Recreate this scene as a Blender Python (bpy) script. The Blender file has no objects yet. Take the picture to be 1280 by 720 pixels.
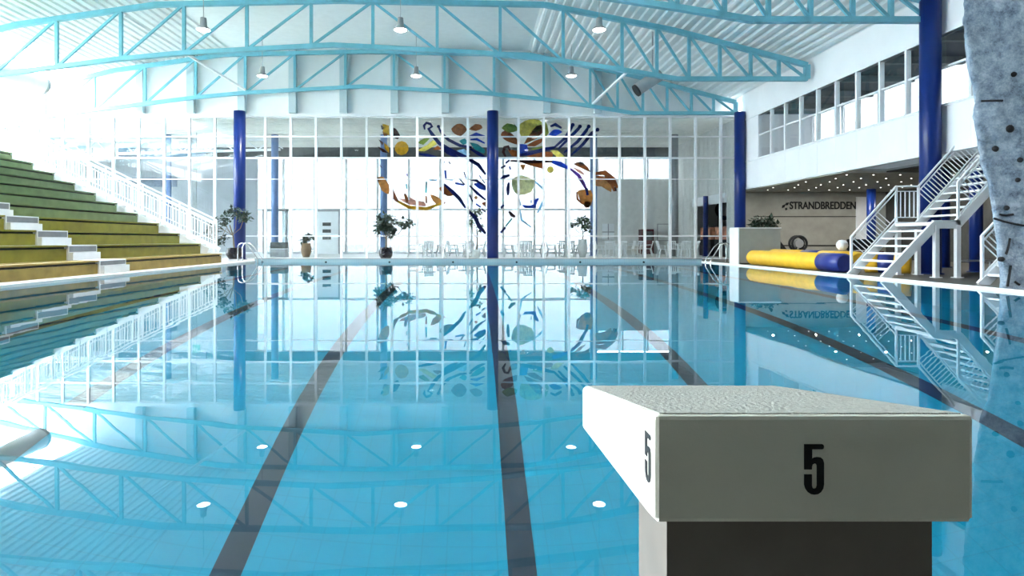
import bpy, bmesh, math, random
from mathutils import Vector, Matrix, noise
from mathutils.geometry import tessellate_polygon
random.seed(5)
sc = bpy.context.scene
COL = sc.collection

# ---------------------------------------------------------------- camera, sky, exposure
CAM_Z = 0.92                     # eye height above the pool deck (deck = 0)
cam_d = bpy.data.cameras.new('camera'); cam = bpy.data.objects.new('camera', cam_d); COL.objects.link(cam)
cam.location = (0, 0, CAM_Z); cam.rotation_euler = (math.radians(90), 0, 0)
cam_d.sensor_width = 36; cam_d.lens = 750/1280*36
cam_d.shift_x = 50/1280; cam_d.shift_y = -60/1280
cam_d.clip_start = 0.05; cam_d.clip_end = 400
sc.camera = cam
world = bpy.data.worlds.new('sky'); sc.world = world; world.use_nodes = True
bg = world.node_tree.nodes['Background']
bg.inputs[0].default_value = (0.90, 0.96, 1.0, 1); bg.inputs[1].default_value = 11.5
sc.view_settings.view_transform = 'Standard'; sc.view_settings.look = 'None'
sc.view_settings.gamma = 1; sc.view_settings.use_curve_mapping = False
sc.view_settings.exposure = 1.45
sun_d = bpy.data.lights.new('hazy_sun', 'SUN'); sun_d.energy = 2.5; sun_d.angle = math.radians(28); sun_d.color = (0.97, 0.98, 1.0)
sun = bpy.data.objects.new('hazy_sun', sun_d); COL.objects.link(sun)
sun.rotation_euler = Vector((0.9, -0.3, -0.3)).to_track_quat('-Z', 'Y').to_euler()     # low, from the left
LAMP_W = 60
sc.cycles.max_bounces = 10; sc.cycles.diffuse_bounces = 5; sc.cycles.glossy_bounces = 5
sc.cycles.transmission_bounces = 8; sc.cycles.transparent_max_bounces = 24
sc.cycles.use_denoising = True; sc.cycles.sample_clamp_indirect = 12

# ---------------------------------------------------------------- materials
def mat(name, col, rough=0.5, metal=0.0, var=0.06, scale=4.0, bump=0.0, bscale=60.0, spec=0.5, emit=None, sheen=None):
    m = bpy.data.materials.new(name); m.use_nodes = True
    nt = m.node_tree; b = nt.nodes['Principled BSDF']
    b.inputs['Roughness'].default_value = rough; b.inputs['Metallic'].default_value = metal
    b.inputs['Specular IOR Level'].default_value = spec
    tc = nt.nodes.new('ShaderNodeTexCoord')
    n = nt.nodes.new('ShaderNodeTexNoise'); n.inputs['Scale'].default_value = scale; n.inputs['Detail'].default_value = 3
    nt.links.new(tc.outputs['Object'], n.inputs['Vector'])
    r = nt.nodes.new('ShaderNodeValToRGB')
    r.color_ramp.elements[0].position = 0.3; r.color_ramp.elements[1].position = 0.7
    r.color_ramp.elements[0].color = tuple(max(0, c*(1-var)) for c in col) + (1,)
    r.color_ramp.elements[1].color = tuple(min(1, c*(1+var)) for c in col) + (1,)
    nt.links.new(n.outputs['Fac'], r.inputs['Fac']); nt.links.new(r.outputs['Color'], b.inputs['Base Color'])
    if bump:
        n2 = nt.nodes.new('ShaderNodeTexNoise'); n2.inputs['Scale'].default_value = bscale; n2.inputs['Detail'].default_value = 4
        nt.links.new(tc.outputs['Object'], n2.inputs['Vector'])
        bp = nt.nodes.new('ShaderNodeBump'); bp.inputs['Strength'].default_value = bump; bp.inputs['Distance'].default_value = 0.02
        nt.links.new(n2.outputs['Fac'], bp.inputs['Height']); nt.links.new(bp.outputs['Normal'], b.inputs['Normal'])
    if emit:
        b.inputs['Emission Color'].default_value = emit[0] + (1,); b.inputs['Emission Strength'].default_value = emit[1]
    return m

def tile_mat(name, col, grout, size, rough=0.25, var=0.05):
    m = mat(name, col, rough, var=var, scale=1.2)
    nt = m.node_tree; b = nt.nodes['Principled BSDF']
    br = nt.nodes.new('ShaderNodeTexBrick'); br.offset = 0; br.inputs['Scale'].default_value = 1.0
    br.inputs['Brick Width'].default_value = size; br.inputs['Row Height'].default_value = size
    br.inputs['Mortar Size'].default_value = 0.006; br.inputs['Mortar'].default_value = grout + (1,)
    tc = [n for n in nt.nodes if n.type == 'TEX_COORD'][0]; rp = [n for n in nt.nodes if n.type == 'VALTORGB'][0]
    nt.links.new(tc.outputs['Object'], br.inputs['Vector'])
    nt.links.new(rp.outputs['Color'], br.inputs['Color1']); nt.links.new(rp.outputs['Color'], br.inputs['Color2'])
    nt.links.new(br.outputs['Color'], b.inputs['Base Color'])
    return m

def glass_pane(name, tint=(0.96, 0.99, 1.0)):
    m = bpy.data.materials.new(name); m.use_nodes = True; nt = m.node_tree; nt.nodes.clear()
    o = nt.nodes.new('ShaderNodeOutputMaterial'); mx = nt.nodes.new('ShaderNodeMixShader')
    t = nt.nodes.new('ShaderNodeBsdfTransparent'); t.inputs[0].default_value = tint + (1,)
    g = nt.nodes.new('ShaderNodeBsdfGlossy'); g.inputs['Roughness'].default_value = 0.02
    f = nt.nodes.new('ShaderNodeLayerWeight'); f.inputs[0].default_value = 0.5
    pw = nt.nodes.new('ShaderNodeMath'); pw.operation = 'POWER'; pw.inputs[1].default_value = 4.0
    ma = nt.nodes.new('ShaderNodeMath'); ma.operation = 'MULTIPLY_ADD'; ma.inputs[1].default_value = 0.5; ma.inputs[2].default_value = 0.03
    nt.links.new(f.outputs['Facing'], pw.inputs[0]); nt.links.new(pw.outputs[0], ma.inputs[0]); nt.links.new(ma.outputs[0], mx.inputs[0]); nt.links.new(t.outputs[0], mx.inputs[1]); nt.links.new(g.outputs[0], mx.inputs[2])
    nt.links.new(mx.outputs[0], o.inputs[0]); return m

def stained(name, col):
    m = bpy.data.materials.new(name); m.use_nodes = True; nt = m.node_tree; nt.nodes.clear()
    o = nt.nodes.new('ShaderNodeOutputMaterial'); mx = nt.nodes.new('ShaderNodeMixShader'); mx.inputs[0].default_value = 0.5
    d = nt.nodes.new('ShaderNodeBsdfDiffuse'); t = nt.nodes.new('ShaderNodeBsdfTranslucent')
    n = nt.nodes.new('ShaderNodeTexNoise'); n.inputs['Scale'].default_value = 6; n.inputs['Detail'].default_value = 4
    tc = nt.nodes.new('ShaderNodeTexCoord'); nt.links.new(tc.outputs['Object'], n.inputs['Vector'])
    r = nt.nodes.new('ShaderNodeValToRGB')
    r.color_ramp.elements[0].position = 0.35; r.color_ramp.elements[1].position = 0.7
    r.color_ramp.elements[0].color = tuple(c*0.75 for c in col)+(1,); r.color_ramp.elements[1].color = tuple(min(1, c*1.3) for c in col)+(1,)
    nt.links.new(n.outputs['Fac'], r.inputs['Fac'])
    nt.links.new(r.outputs[0], d.inputs[0]); nt.links.new(r.outputs[0], t.inputs[0])
    nt.links.new(d.outputs[0], mx.inputs[1]); nt.links.new(t.outputs[0], mx.inputs[2]); nt.links.new(mx.outputs[0], o.inputs[0])
    return m

def water_mat():
    m = bpy.data.materials.new('pool_water'); m.use_nodes = True; nt = m.node_tree; nt.nodes.clear()
    o = nt.nodes.new('ShaderNodeOutputMaterial'); g = nt.nodes.new('ShaderNodeBsdfGlass')
    g.inputs['IOR'].default_value = 1.333; g.inputs['Roughness'].default_value = 0.0; g.inputs['Color'].default_value = (0.97, 0.995, 1, 1)
    tc = nt.nodes.new('ShaderNodeTexCoord'); n = nt.nodes.new('ShaderNodeTexNoise')
    n.inputs['Scale'].default_value = 1.1; n.inputs['Detail'].default_value = 2
    nt.links.new(tc.outputs['Object'], n.inputs['Vector'])
    bp = nt.nodes.new('ShaderNodeBump'); bp.inputs['Strength'].default_value = 0.03; bp.inputs['Distance'].default_value = 0.03
    nt.links.new(n.outputs['Fac'], bp.inputs['Height']); nt.links.new(bp.outputs['Normal'], g.inputs['Normal'])
    nt.links.new(g.outputs[0], o.inputs['Surface']); return m

M = dict(
    white=mat('white_paint', (0.86, 0.87, 0.88), 0.4, var=0.03),
    pil=mat('pilaster_shade_tone', (0.52, 0.62, 0.65), 0.6, var=0.03), wall=mat('wall_plaster', (0.87, 0.87, 0.87), 0.7, var=0.03, scale=1.5),  # pilaster tone has the shade of its sides mixed into the colour
    facade=mat('facade_panel', (0.90, 0.90, 0.91), 0.5, var=0.03, scale=1.0),
    ceil=mat('ceiling_sheet', (0.80, 0.83, 0.83), 0.5, var=0.03),
    teal=mat('teal_steel', (0.16, 0.46, 0.56), 0.4, var=0.08),
    blue=mat('blue_column', (0.006, 0.024, 0.155), 0.3, var=0.1, scale=2, spec=0.3),
    veiled_blue=mat('veiled_blue_column', (0.16, 0.26, 0.50), 0.4, var=0.1, scale=2),  # same blue steel, veiling glare painted in as a paler colour
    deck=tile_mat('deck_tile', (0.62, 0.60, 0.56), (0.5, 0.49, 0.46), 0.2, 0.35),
    coping=mat('coping_white', (0.88, 0.87, 0.84), 0.35, var=0.04),
    endtile=tile_mat('end_wall_tile', (0.42, 0.58, 0.64), (0.36, 0.5, 0.56), 0.1, 0.3),
    pool=tile_mat('pool_tile', (0.0, 0.315, 0.48), (0.0, 0.275, 0.42), 0.25, 0.4),
    lane=mat('lane_tile', (0.015, 0.025, 0.045), 0.4, var=0.15),
    water=water_mat(), pane=glass_pane('window_glass'), tinted=glass_pane('glare_dimming_glass', (0.24, 0.247, 0.255)), tinted2=glass_pane('grey_dimming_glass', (0.24, 0.245, 0.25)),  # dark tints made up to dim the glare from outside
    olive=mat('olive_board', (0.245, 0.225, 0.022), 0.5, var=0.15, scale=3),
    tan=mat('tan_board', (0.31, 0.215, 0.045), 0.5, var=0.2, scale=3),
    green=mat('green_board', (0.17, 0.235, 0.10), 0.5, var=0.14, scale=3),
    step=mat('step_white', (0.72, 0.74, 0.76), 0.5, var=0.04), stepgrey=mat('step_grey', (0.20, 0.21, 0.23), 0.6, var=0.1),
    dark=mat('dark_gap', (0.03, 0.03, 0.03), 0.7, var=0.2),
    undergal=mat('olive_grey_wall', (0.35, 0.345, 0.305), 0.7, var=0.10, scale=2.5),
    shade_dark=mat('shade_dark_wall', (0.05, 0.05, 0.045), 0.7, var=0.2),  # shade under the gallery put into the surface colour
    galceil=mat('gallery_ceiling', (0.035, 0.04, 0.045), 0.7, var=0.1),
    block=mat('block_grey', (0.74, 0.725, 0.62), 0.55, var=0.02, scale=8, bump=0.05, bscale=200),
    grit=mat('block_grit', (0.42, 0.415, 0.37), 0.8, var=0.10, scale=60, bump=0.7, bscale=110),
    ped=mat('pedestal_concrete', (0.17, 0.15, 0.13), 0.8, var=0.15),
    black=mat('black_paint', (0.006, 0.008, 0.011), 0.7, var=0.2),
    chrome=mat('chrome', (0.75, 0.76, 0.78), 0.12, 1.0, var=0.03),
    yellow=mat('yellow_vinyl', (0.90, 0.52, 0.035), 0.35, var=0.08), navy=mat('navy_vinyl', (0.02, 0.035, 0.22), 0.35, var=0.1),
    rock=None, leaf=mat('leaf_green', (0.05, 0.11, 0.035), 0.5, var=0.5, scale=5), bark=mat('bark', (0.22, 0.16, 0.10), 0.8, var=0.2),
    leafdark=mat('leaf_dark', (0.03, 0.06, 0.04), 0.5, var=0.4, scale=5),
    pot=mat('black_pot', (0.012, 0.012, 0.02), 0.25, var=0.2), cabinet=mat('grey_cabinet', (0.40, 0.41, 0.375), 0.5, var=0.04),
    brown=mat('brown_wood', (0.32, 0.20, 0.11), 0.6, var=0.15), plastic=mat('white_plastic', (0.85, 0.86, 0.86), 0.35, var=0.02),
    cafeceil=mat('slatted_ceiling', (0.88, 0.86, 0.81), 0.6, var=0.05), cafewall=mat('grey_wall', (0.74, 0.74, 0.71), 0.7, var=0.05),
    beam=mat('dark_beam', (0.09, 0.10, 0.10), 0.6, var=0.2), ground=mat('paved_ground', (0.66, 0.66, 0.64), 0.8, var=0.1, scale=0.3),
    backwall=mat('dark_grey_wall', (0.05, 0.05, 0.045), 0.8, var=0.08), darkened_deck=tile_mat('darkened_deck_tile', (0.10, 0.095, 0.075), (0.07, 0.07, 0.06), 0.2, 0.45),
    cafeleft=mat('pale_grey_wall', (0.42, 0.44, 0.47), 0.7, var=0.1, scale=0.7), slate=mat('slate_glass', (0.16, 0.20, 0.27), 0.3, var=0.2, scale=1.5),
    red=mat('dark_red', (0.10, 0.015, 0.02), 0.4, var=0.2), signgreen=mat('sign_green', (0.05, 0.30, 0.18), 0.4),
    grey=mat('mid_grey', (0.35, 0.36, 0.37), 0.5, var=0.08), lens=mat('lamp_lens', (0.9, 0.9, 0.9), 0.4, emit=((1, 0.98, 0.95), 9.0)),
    spot=mat('downlight_lens', (0.9, 0.9, 0.9), 0.4, emit=((1, 0.97, 0.9), 1.6)),
    poster=mat('poster_colour', (0.55, 0.22, 0.12), 0.5, var=0.7, scale=3),
    sky_pane=None,
)
def rock_mat():
    m = bpy.data.materials.new('climbing_rock'); m.use_nodes = True; nt = m.node_tree; b = nt.nodes['Principled BSDF']
    b.inputs['Roughness'].default_value = 0.75
    tc = nt.nodes.new('ShaderNodeTexCoord')
    n = nt.nodes.new('ShaderNodeTexNoise'); n.inputs['Scale'].default_value = 3.2; n.inputs['Detail'].default_value = 12; n.inputs['Roughness'].default_value = 0.82
    nt.links.new(tc.outputs['Object'], n.inputs['Vector'])
    r = nt.nodes.new('ShaderNodeValToRGB'); e = r.color_ramp.elements
    e[0].position = 0.34; e[0].color = (0.04, 0.06, 0.09, 1); e[1].position = 0.62; e[1].color = (0.46, 0.525, 0.59, 1)
    x = e.new(0.48); x.color = (0.235, 0.30, 0.38, 1)
    nt.links.new(n.outputs['Fac'], r.inputs['Fac']); nt.links.new(r.outputs[0], b.inputs['Base Color'])
    n2 = nt.nodes.new('ShaderNodeTexNoise'); n2.inputs['Scale'].default_value = 22; n2.inputs['Detail'].default_value = 8
    nt.links.new(tc.outputs['Object'], n2.inputs['Vector'])
    bp = nt.nodes.new('ShaderNodeBump'); bp.inputs['Strength'].default_value = 0.8; bp.inputs['Distance'].default_value = 0.04
    nt.links.new(n2.outputs['Fac'], bp.inputs['Height']); nt.links.new(bp.outputs['Normal'], b.inputs['Normal'])
    return m
M['rock'] = rock_mat()

# ---------------------------------------------------------------- mesh helpers
class MB:
    def __init__(s): s.v = []; s.f = []; s.smooth = set()
    def add(s, vs, fs, smooth=False):
        n = len(s.v); s.v += [tuple(v) for v in vs]
        for f in fs:
            if smooth: s.smooth.add(len(s.f))
            s.f.append(tuple(i+n for i in f))
        return s
    def box(s, x0, x1, y0, y1, z0, z1):
        vs = [(x, y, z) for x in (x0, x1) for y in (y0, y1) for z in (z0, z1)]
        return s.add(vs, [(0,1,3,2), (4,6,7,5), (0,4,5,1), (2,3,7,6), (0,2,6,4), (1,5,7,3)])
    def bar(s, p, q, w, h, up=(0, 0, 1)):
        p, q = Vector(p), Vector(q); d = (q-p).normalized(); u = Vector(up)
        if abs(d.dot(u)) > 0.99: u = Vector((0, 1, 0))
        r = d.cross(u).normalized(); u = r.cross(d).normalized()
        vs = [a + r*sx*w/2 + u*sz*h/2 for a in (p, q) for sx in (-1, 1) for sz in (-1, 1)]
        return s.add(vs, [(0,1,3,2), (4,6,7,5), (0,4,5,1), (2,3,7,6), (0,2,6,4), (1,5,7,3)])
    def tube(s, pts, r, n=8, caps=True, radii=None):
        pts = [Vector(p) for p in pts]; rings = []
        base = len(s.v); vs = []; fs = []
        prev = None
        for i, p in enumerate(pts):
            d = (pts[min(i+1, len(pts)-1)] - pts[max(i-1, 0)]).normalized()
            u = prev if prev is not None else (Vector((0, 0, 1)) if abs(d.z) < 0.9 else Vector((1, 0, 0)))
            a = d.cross(u).normalized(); u2 = a.cross(d).normalized(); prev = u2
            rr = radii[i] if radii else r
            for k in range(n):
                t = 2*math.pi*k/n; vs.append(p + a*math.cos(t)*rr + u2*math.sin(t)*rr)
        for i in range(len(pts)-1):
            for k in range(n):
                fs.append((i*n+k, i*n+(k+1) % n, (i+1)*n+(k+1) % n, (i+1)*n+k))
        s.add(vs, fs, True)
        if caps:
            m = len(pts)-1
            s.add(vs[:n], [tuple(reversed(range(n)))]); s.add(vs[m*n:], [tuple(range(n))])
        return s
    def lathe(s, prof, n=20, c=(0, 0, 0)):
        vs = []; fs = []
        for r, z in prof:
            for k in range(n):
                t = 2*math.pi*k/n; vs.append((c[0]+r*math.cos(t), c[1]+r*math.sin(t), c[2]+z))
        for i in range(len(prof)-1):
            for k in range(n):
                fs.append((i*n+k, i*n+(k+1) % n, (i+1)*n+(k+1) % n, (i+1)*n+k))
        return s.add(vs, fs, True)
    def prism(s, poly, fn, t):
        """poly of 2-D points; fn(a, b, depth) -> 3-D point; extruded by t"""
        n = len(poly); tri = tessellate_polygon([[Vector((a, b, 0)) for a, b in poly]])
        vs = [fn(a, b, 0) for a, b in poly] + [fn(a, b, t) for a, b in poly]
        fs = [tuple(x) for x in tri] + [tuple(i+n for i in reversed(x)) for x in tri]
        fs += [(i, (i+1) % n, (i+1) % n + n, i+n) for i in range(n)]
        return s.add(vs, fs)
    def mesh(s, name, m, bevel=0.0):
        me = bpy.data.meshes.new(name); me.from_pydata(s.v, [], s.f); me.update()
        bm = bmesh.new(); bm.from_mesh(me)
        bmesh.ops.recalc_face_normals(bm, faces=bm.faces)
        if bevel: 
            bmesh.ops.remove_doubles(bm, verts=bm.verts, dist=1e-5)
            bmesh.ops.bevel(bm, geom=bm.edges[:], offset=bevel, segments=2, affect='EDGES', profile=0.5)
        bm.to_mesh(me); bm.free()
        if not bevel:
            for i in s.smooth:
                if i < len(me.polygons): me.polygons[i].use_smooth = True
        me.materials.append(M[m] if isinstance(m, str) else m)
        return me
    def build(s, name, m, parent=None, bevel=0.0):
        o = bpy.data.objects.new(name, s.mesh(name, m, bevel)); COL.objects.link(o)
        if parent is not None:
            o.parent = parent; o.location = -parent.location
            if parent.parent is not None: o.location = (0, 0, 0)
        return o
def B(*a): return MB().box(*a)
def tag(o, label=None, cat=None, group=None, kind=None):
    if label: o['label'] = label
    if cat: o['category'] = cat
    if group: o['group'] = group
    if kind: o['kind'] = kind
    return o
def thing(name, label, cat, loc=(0, 0, 0), group=None, kind=None):
    o = bpy.data.objects.new(name, None); COL.objects.link(o); o.location = loc; o.empty_display_size = 0.2
    return tag(o, label, cat, group, kind)
def struct(name, mb, m, label, cat='building part'):
    return tag(mb.build(name, m), label, cat, kind='structure')
def copy_tree(o, parent=None):
    c = o.copy(); COL.objects.link(c)
    if parent is not None: c.parent = parent
    for ch in list(o.children): copy_tree(ch, c)
    return c
def inst(name, me, parent, loc=(0, 0, 0), rot=None, scale=None):
    """one part that shares mesh data, placed in world axes under an unrotated parent"""
    o = bpy.data.objects.new(name, me); COL.objects.link(o); o.parent = parent
    o.location = Vector(loc) - (parent.location if parent.parent is None else Vector((0, 0, 0)))
    if rot: o.rotation_euler = rot
    if scale: o.scale = scale
    return o
def ip(pts, x):
    for (a, za), (b, zb) in zip(pts, pts[1:]):
        if a <= x <= b: return za + (zb-za)*(x-a)/(b-a)
    return pts[0][1] if x < pts[0][0] else pts[-1][1]

# ---------------------------------------------------------------- main dimensions (metres)
PX0, PX1, PY0, PY1 = -9.4, 9.95, 1.35, 26.0     # pool
WZ, DEPTH = -0.04, 4.6                           # water level, water depth
GY = 29.0                                        # glazed end wall
HX0, HX1 = -25.2, 12.77                          # hall side walls
HY0 = -1.3
GT = 6.87                                        # top of glazing
CY = 40.0                                        # back wall of the café hall
FX1 = 20.0                                       # wall under the gallery
ROOF = [(-25.4, 7.3), (-19, 9.0), (-11.8, 10.1), (2.7, 10.1), (7.5, 9.1), (12.95, 7.75)]

# ---------------------------------------------------------------- structure: floors and pool
fl = MB(); 
fl.box(HX0, PX0, HY0, GY, -0.15, 0).box(PX1, 10.0, HY0, GY, -0.15, 0).box(PX0, PX1, PY1, GY, -0.15, 0)
struct('floor', fl, 'deck', 'pale tiled deck running round the pool', 'floor')
struct('floor_near', B(PX0, PX1, HY0, PY0, -0.15, 0), 'darkened_deck', 'unseen deck strip behind the starting block, tiled dark to dim its face', 'floor')  # unseen strip, tiled dark to cut bounce light on the block
struct('floor_recess', B(10.0, FX1, HY0, GY, -0.15, 0), 'darkened_deck', 'tiled floor darkened as shade under the gallery and the staircase', 'floor')  # shade under the gallery painted in as dark tile
struct('floor_cafe', B(HX0, FX1, GY, CY, -0.15, 0), 'deck', 'pale floor of the hall behind the glazing', 'floor')
struct('ground', B(-120, 120, CY+0.3, 160, -0.4, -0.2).box(-120, HX0-0.3, -60, CY+0.3, -0.4, -0.2), 'ground', 'bright paved ground outside the windows', 'ground')
FZ = WZ-DEPTH
pool = thing('pool_basin', 'blue tiled pool basin under the water with dark lane lines', 'pool', (0.3, 13.7, FZ), kind='structure')
B(PX0-0.2, PX1+0.2, PY0-0.2, PY1+0.2, FZ-0.2, FZ).build('basin_floor', 'pool', pool)
for nm, a in (('basin_wall', (PX0-0.2, PX0, PY0, PY1, FZ, -0.151)), ('basin_wall', (PX1, PX1+0.2, PY0, PY1, FZ, -0.151)),
              ('basin_wall', (PX0-0.2, PX1+0.2, PY0-0.2, PY0, FZ, -0.151)), ('basin_wall', (PX0-0.2, PX1+0.2, PY1, PY1+0.2, FZ, -0.151))):
    B(*a).build(nm, 'pool', pool)
lane_me = B(-0.135, 0.135, PY0+0.3, PY1-0.6, 0.001, 0.006).mesh('lane_line', 'lane')
LANES = [0.48+2.75*k for k in range(-3, 4)]
for x in LANES:
    inst('lane_line', lane_me, pool, (x, 0, FZ))
wme = bpy.data.meshes.new('pool_water'); wme.from_pydata([(PX0, PY0, WZ), (PX1, PY0, WZ), (PX1, PY1, WZ), (PX0, PY1, WZ)], [], [(0, 1, 2, 3)]); wme.materials.append(M['water'])
wo = bpy.data.objects.new('pool_water', wme); COL.objects.link(wo)          # one sheet, normal up
tag(wo, 'still blue water filling the pool', 'water', kind='structure')
# edge of the pool
struct('trim_1', B(PX0-0.35, PX0+0.02, PY0, PY1, -0.155, 0.02), 'coping', 'white coping along the pool edge below the bleachers', 'pool edge')
struct('trim_2', B(PX1-0.02, PX1+0.05, PY0, PY1, -0.155, 0.012), 'coping', 'white coping along the pool edge below the staircase', 'pool edge')
ew = thing('trim_3', 'grey blue tiled end wall of the pool below the glazing', 'pool edge', (0.3, PY1, 0), kind='structure')
B(PX0, PX1, PY1-0.03, PY1+0.25, -0.24, 0.09).build('tile_band', 'endtile', ew)
B(PX0, PX1, PY1-0.05, PY1+0.25, 0.09, 0.12).build('edge_stone', 'grey', ew)
an = MB().tube([(0, 0, 0), (0, -0.03, 0)], 0.045, 10).mesh('rope_anchor', 'black')
for k in range(8): inst('rope_anchor', an, ew, (LANES[0]-1.3+2.75*k, PY1-0.03, -0.04))
struct('trim_4', B(PX0, PX1, PY0-0.3, PY0+0.02, -0.19, 0.02), 'coping', 'white coping along the pool edge under the starting block', 'pool edge')

# ---------------------------------------------------------------- structure: roof, walls
def roof_profile(corr):
    pts = []
    x = -19.0
    while x < ROOF[-1][0]:
        z = ip(ROOF, x)
        if corr and not (-11.8 < x < 2.7):
            for dx, dz in ((0, 0), (0.13, 0), (0.165, -0.075), (0.285, -0.075), (0.32, 0)):
                pts.append((x+dx, ip(ROOF, x+dx)+dz))
            x += 0.32
        else:
            pts.append((x, z)); x = min(x+1.2, 2.7) if x < 2.69 else x+0.32
    return pts
pr = roof_profile(True)
rv = [(x, HY0-0.2, z) for x, z in pr] + [(x, GY+0.2, z) for x, z in pr]
n = len(pr); cm = MB().add(rv, [(i, i+1, n+i+1, n+i) for i in range(n-1)])
top = MB().add([(x, y, z+0.25) for y in (HY0-0.2, GY+0.2) for x, z in ROOF[1:]], [(i, i+1, 6+i, 5+i) for i in range(4)])
ceil = struct('ceiling', cm, 'ceil', 'ribbed white sheet ceiling arching over the pool hall', 'ceiling')
top.build('roof_skin', 'grey', ceil)
sk = thing('window_3', 'glazed roof strip sloping down to the left wall above the bleachers', 'window', (-22, 12, 8), kind='structure')
for k in range(9):
    y0 = 1.8+3.04*k; y1 = y0+3.04
    MB().add([(x, y, ip(ROOF, x)+dz) for dz in (0, 0.015) for x in (-25.4, -19.0) for y in (y0+0.05, y1-0.05)], [(0,1,3,2), (4,6,7,5), (0,4,5,1), (2,3,7,6), (0,2,6,4), (1,5,7,3)]).build('pane', 'pane', sk)
    MB().bar((-25.4, y0, ip(ROOF, -25.4)), (-19, y0, 9.0), 0.1, 0.14).build('glazing_bar', 'white', sk)
MB().add([(x, y, ip(ROOF, x)+dz) for dz in (0, 0.1) for x in (-25.4, -19.0) for y in (HY0-0.2, 1.8)], [(0,1,3,2), (4,6,7,5), (0,4,5,1), (2,3,7,6), (0,2,6,4), (1,5,7,3)]).build('roof_panel', 'ceil', sk)
# end wall above the glazing
ends = thing('wall_back', 'pale wall with pilasters above the glazed end wall', 'wall', (-6, GY, GT), kind='structure')
poly = [(HX0, GT+0.14)] + [(HX1+0.2, GT+0.14)] + [(x, z+0.1) for x, z in reversed(ROOF)]
MB().prism(poly, lambda a, b, t: (a, GY+t, b), 0.2).build('gable_panel', 'wall', ends)
B(HX0, HX1+0.1, GY-0.12, GY+0.15, GT, GT+0.14).build('ring_beam', 'white', ends)
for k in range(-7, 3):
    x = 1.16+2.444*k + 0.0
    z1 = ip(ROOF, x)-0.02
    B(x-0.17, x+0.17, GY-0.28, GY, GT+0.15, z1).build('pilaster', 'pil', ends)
# back of the hall, unseen: wall set near and dark to dim the block face
struct('wall_front', B(HX0, FX1, HY0-0.3, HY0, 0, 10.4), 'backwall', 'unseen wall behind the starting blocks, set near and dark to dim the block face', 'wall')
# left wall, out of view: windows carried down low to light the block's side
lw = thing('wall_left', 'window wall behind the top of the bleachers', 'wall', (HX0, 12, 0), kind='structure')
B(HX0-0.2, HX0, HY0, GY, 0, 0.5).build('parapet', 'wall', lw)
B(HX0-0.2, HX0, HY0, GY, 7.1, 7.4).build('head_beam', 'wall', lw)
me_p = B(-0.006, 0.006, -1.64, 1.64, 0.5, 7.1).mesh('pane', 'pane'); me_m = B(-0.06, 0.06, -0.05, 0.05, 0.5, 7.1).mesh('mullion', 'white')
B(HX0-0.2, HX0, HY0, 1.8, 0.5, 7.1).build('light_stop_panel', 'backwall', lw)  # unseen panel added to keep window light off the block's front
for k in range(1, 10):
    y = -1.6 + k*3.4
    inst('mullion', me_m, lw, (HX0-0.08, y, 0))
    if k < 9: inst('pane', me_p, lw, (HX0-0.08, y+1.7, 0))
# side walls of the café hall
struct('wall_cafe_left', B(HX0-0.2, HX0, GY, CY, 0, 7.1), 'wall', 'white end wall of the hall behind the glazing', 'wall')

# ---------------------------------------------------------------- glazed end wall (window_1)
win = thing('window_1', 'white framed glass wall at the far end of the pool', 'window', (-6, GY, 0), kind='structure')
MX = [7.13+1.222*k for k in range(-26, 5)] + [12.82]
MXs = [HX0+0.05] + [x for x in MX if x > HX0+0.3]
TZ = [0.0, 1.11, 3.86, 4.88, 5.91, GT]
mul = B(-0.055, 0.055, -0.06, 0.06, 0.0, GT).mesh('mullion', 'white')
for x in MXs: inst('mullion', mul, win, (x, GY, 0))
for z, h in zip(TZ, (0.10, 0.05, 0.035, 0.08, 0.06, 0.10)):
    B(HX0, HX1+0.1, GY-0.045, GY+0.045, z-h/2 if z else 0, z+h/2 if z < GT else GT).build('transom', 'white', win)
for a, b in zip(MXs, MXs[1:]):
    for z0, z1 in zip(TZ, TZ[1:]):
        B(a+0.04, b-0.04, GY-0.006, GY+0.006, z0+0.03, z1-0.03).build('pane', 'pane', win)

# ---------------------------------------------------------------- café hall behind
cc = MB().box(HX0, 13.6, GY+0.2, CY+0.3, 7.08, 7.25)
cceil = struct('ceiling_cafe', cc, 'cafeceil', 'slatted pale ceiling of the hall behind the glass', 'ceiling')
sl = B(HX0, 13.3, -0.06, 0.06, 7.02, 7.08).mesh('slat', 'cafeceil')
for k in range(24): inst('slat', sl, cceil, (0, GY+0.6+0.44*k, 0))
cw = thing('window_2', 'outer window wall of the hall behind the glass', 'window', (-8, CY, 0), kind='structure')
B(HX0, -14.3, CY-0.12, CY+0.1, 0.12, 6.36).build('wall_panel', 'cafeleft', cw)
B(-22.6, -19.6, CY-0.16, CY-0.12, 4.45, 5.05).build('dark_window', 'slate', cw)  # window of dark slate glass
B(-18.6, -18.3, CY-0.16, CY-0.12, 0.12, 6.3).build('drain_pipe', 'grey', cw)
B(-23.4, -17.6, CY-0.3, CY-0.1, 6.42, 7.04).build('dark_window', 'slate', cw)
B(HX0, 8.3, CY-0.1, CY+0.1, 6.36, 6.42).build('head_beam', 'white', cw)
B(HX0, 8.3, CY-0.1, CY+0.1, 0, 0.12).build('sill_panel', 'white', cw)
B(-17.5, 13.4, CY-0.35, CY-0.1, 6.42, 7.04).build('dark_beam', 'beam', cw)
B(HX0, -17.5, CY-0.1, CY+0.1, 6.42, 7.04).build('fascia', 'white', cw)
xs = [HX0+0.1+2.09*k for k in range(17)]
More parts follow.
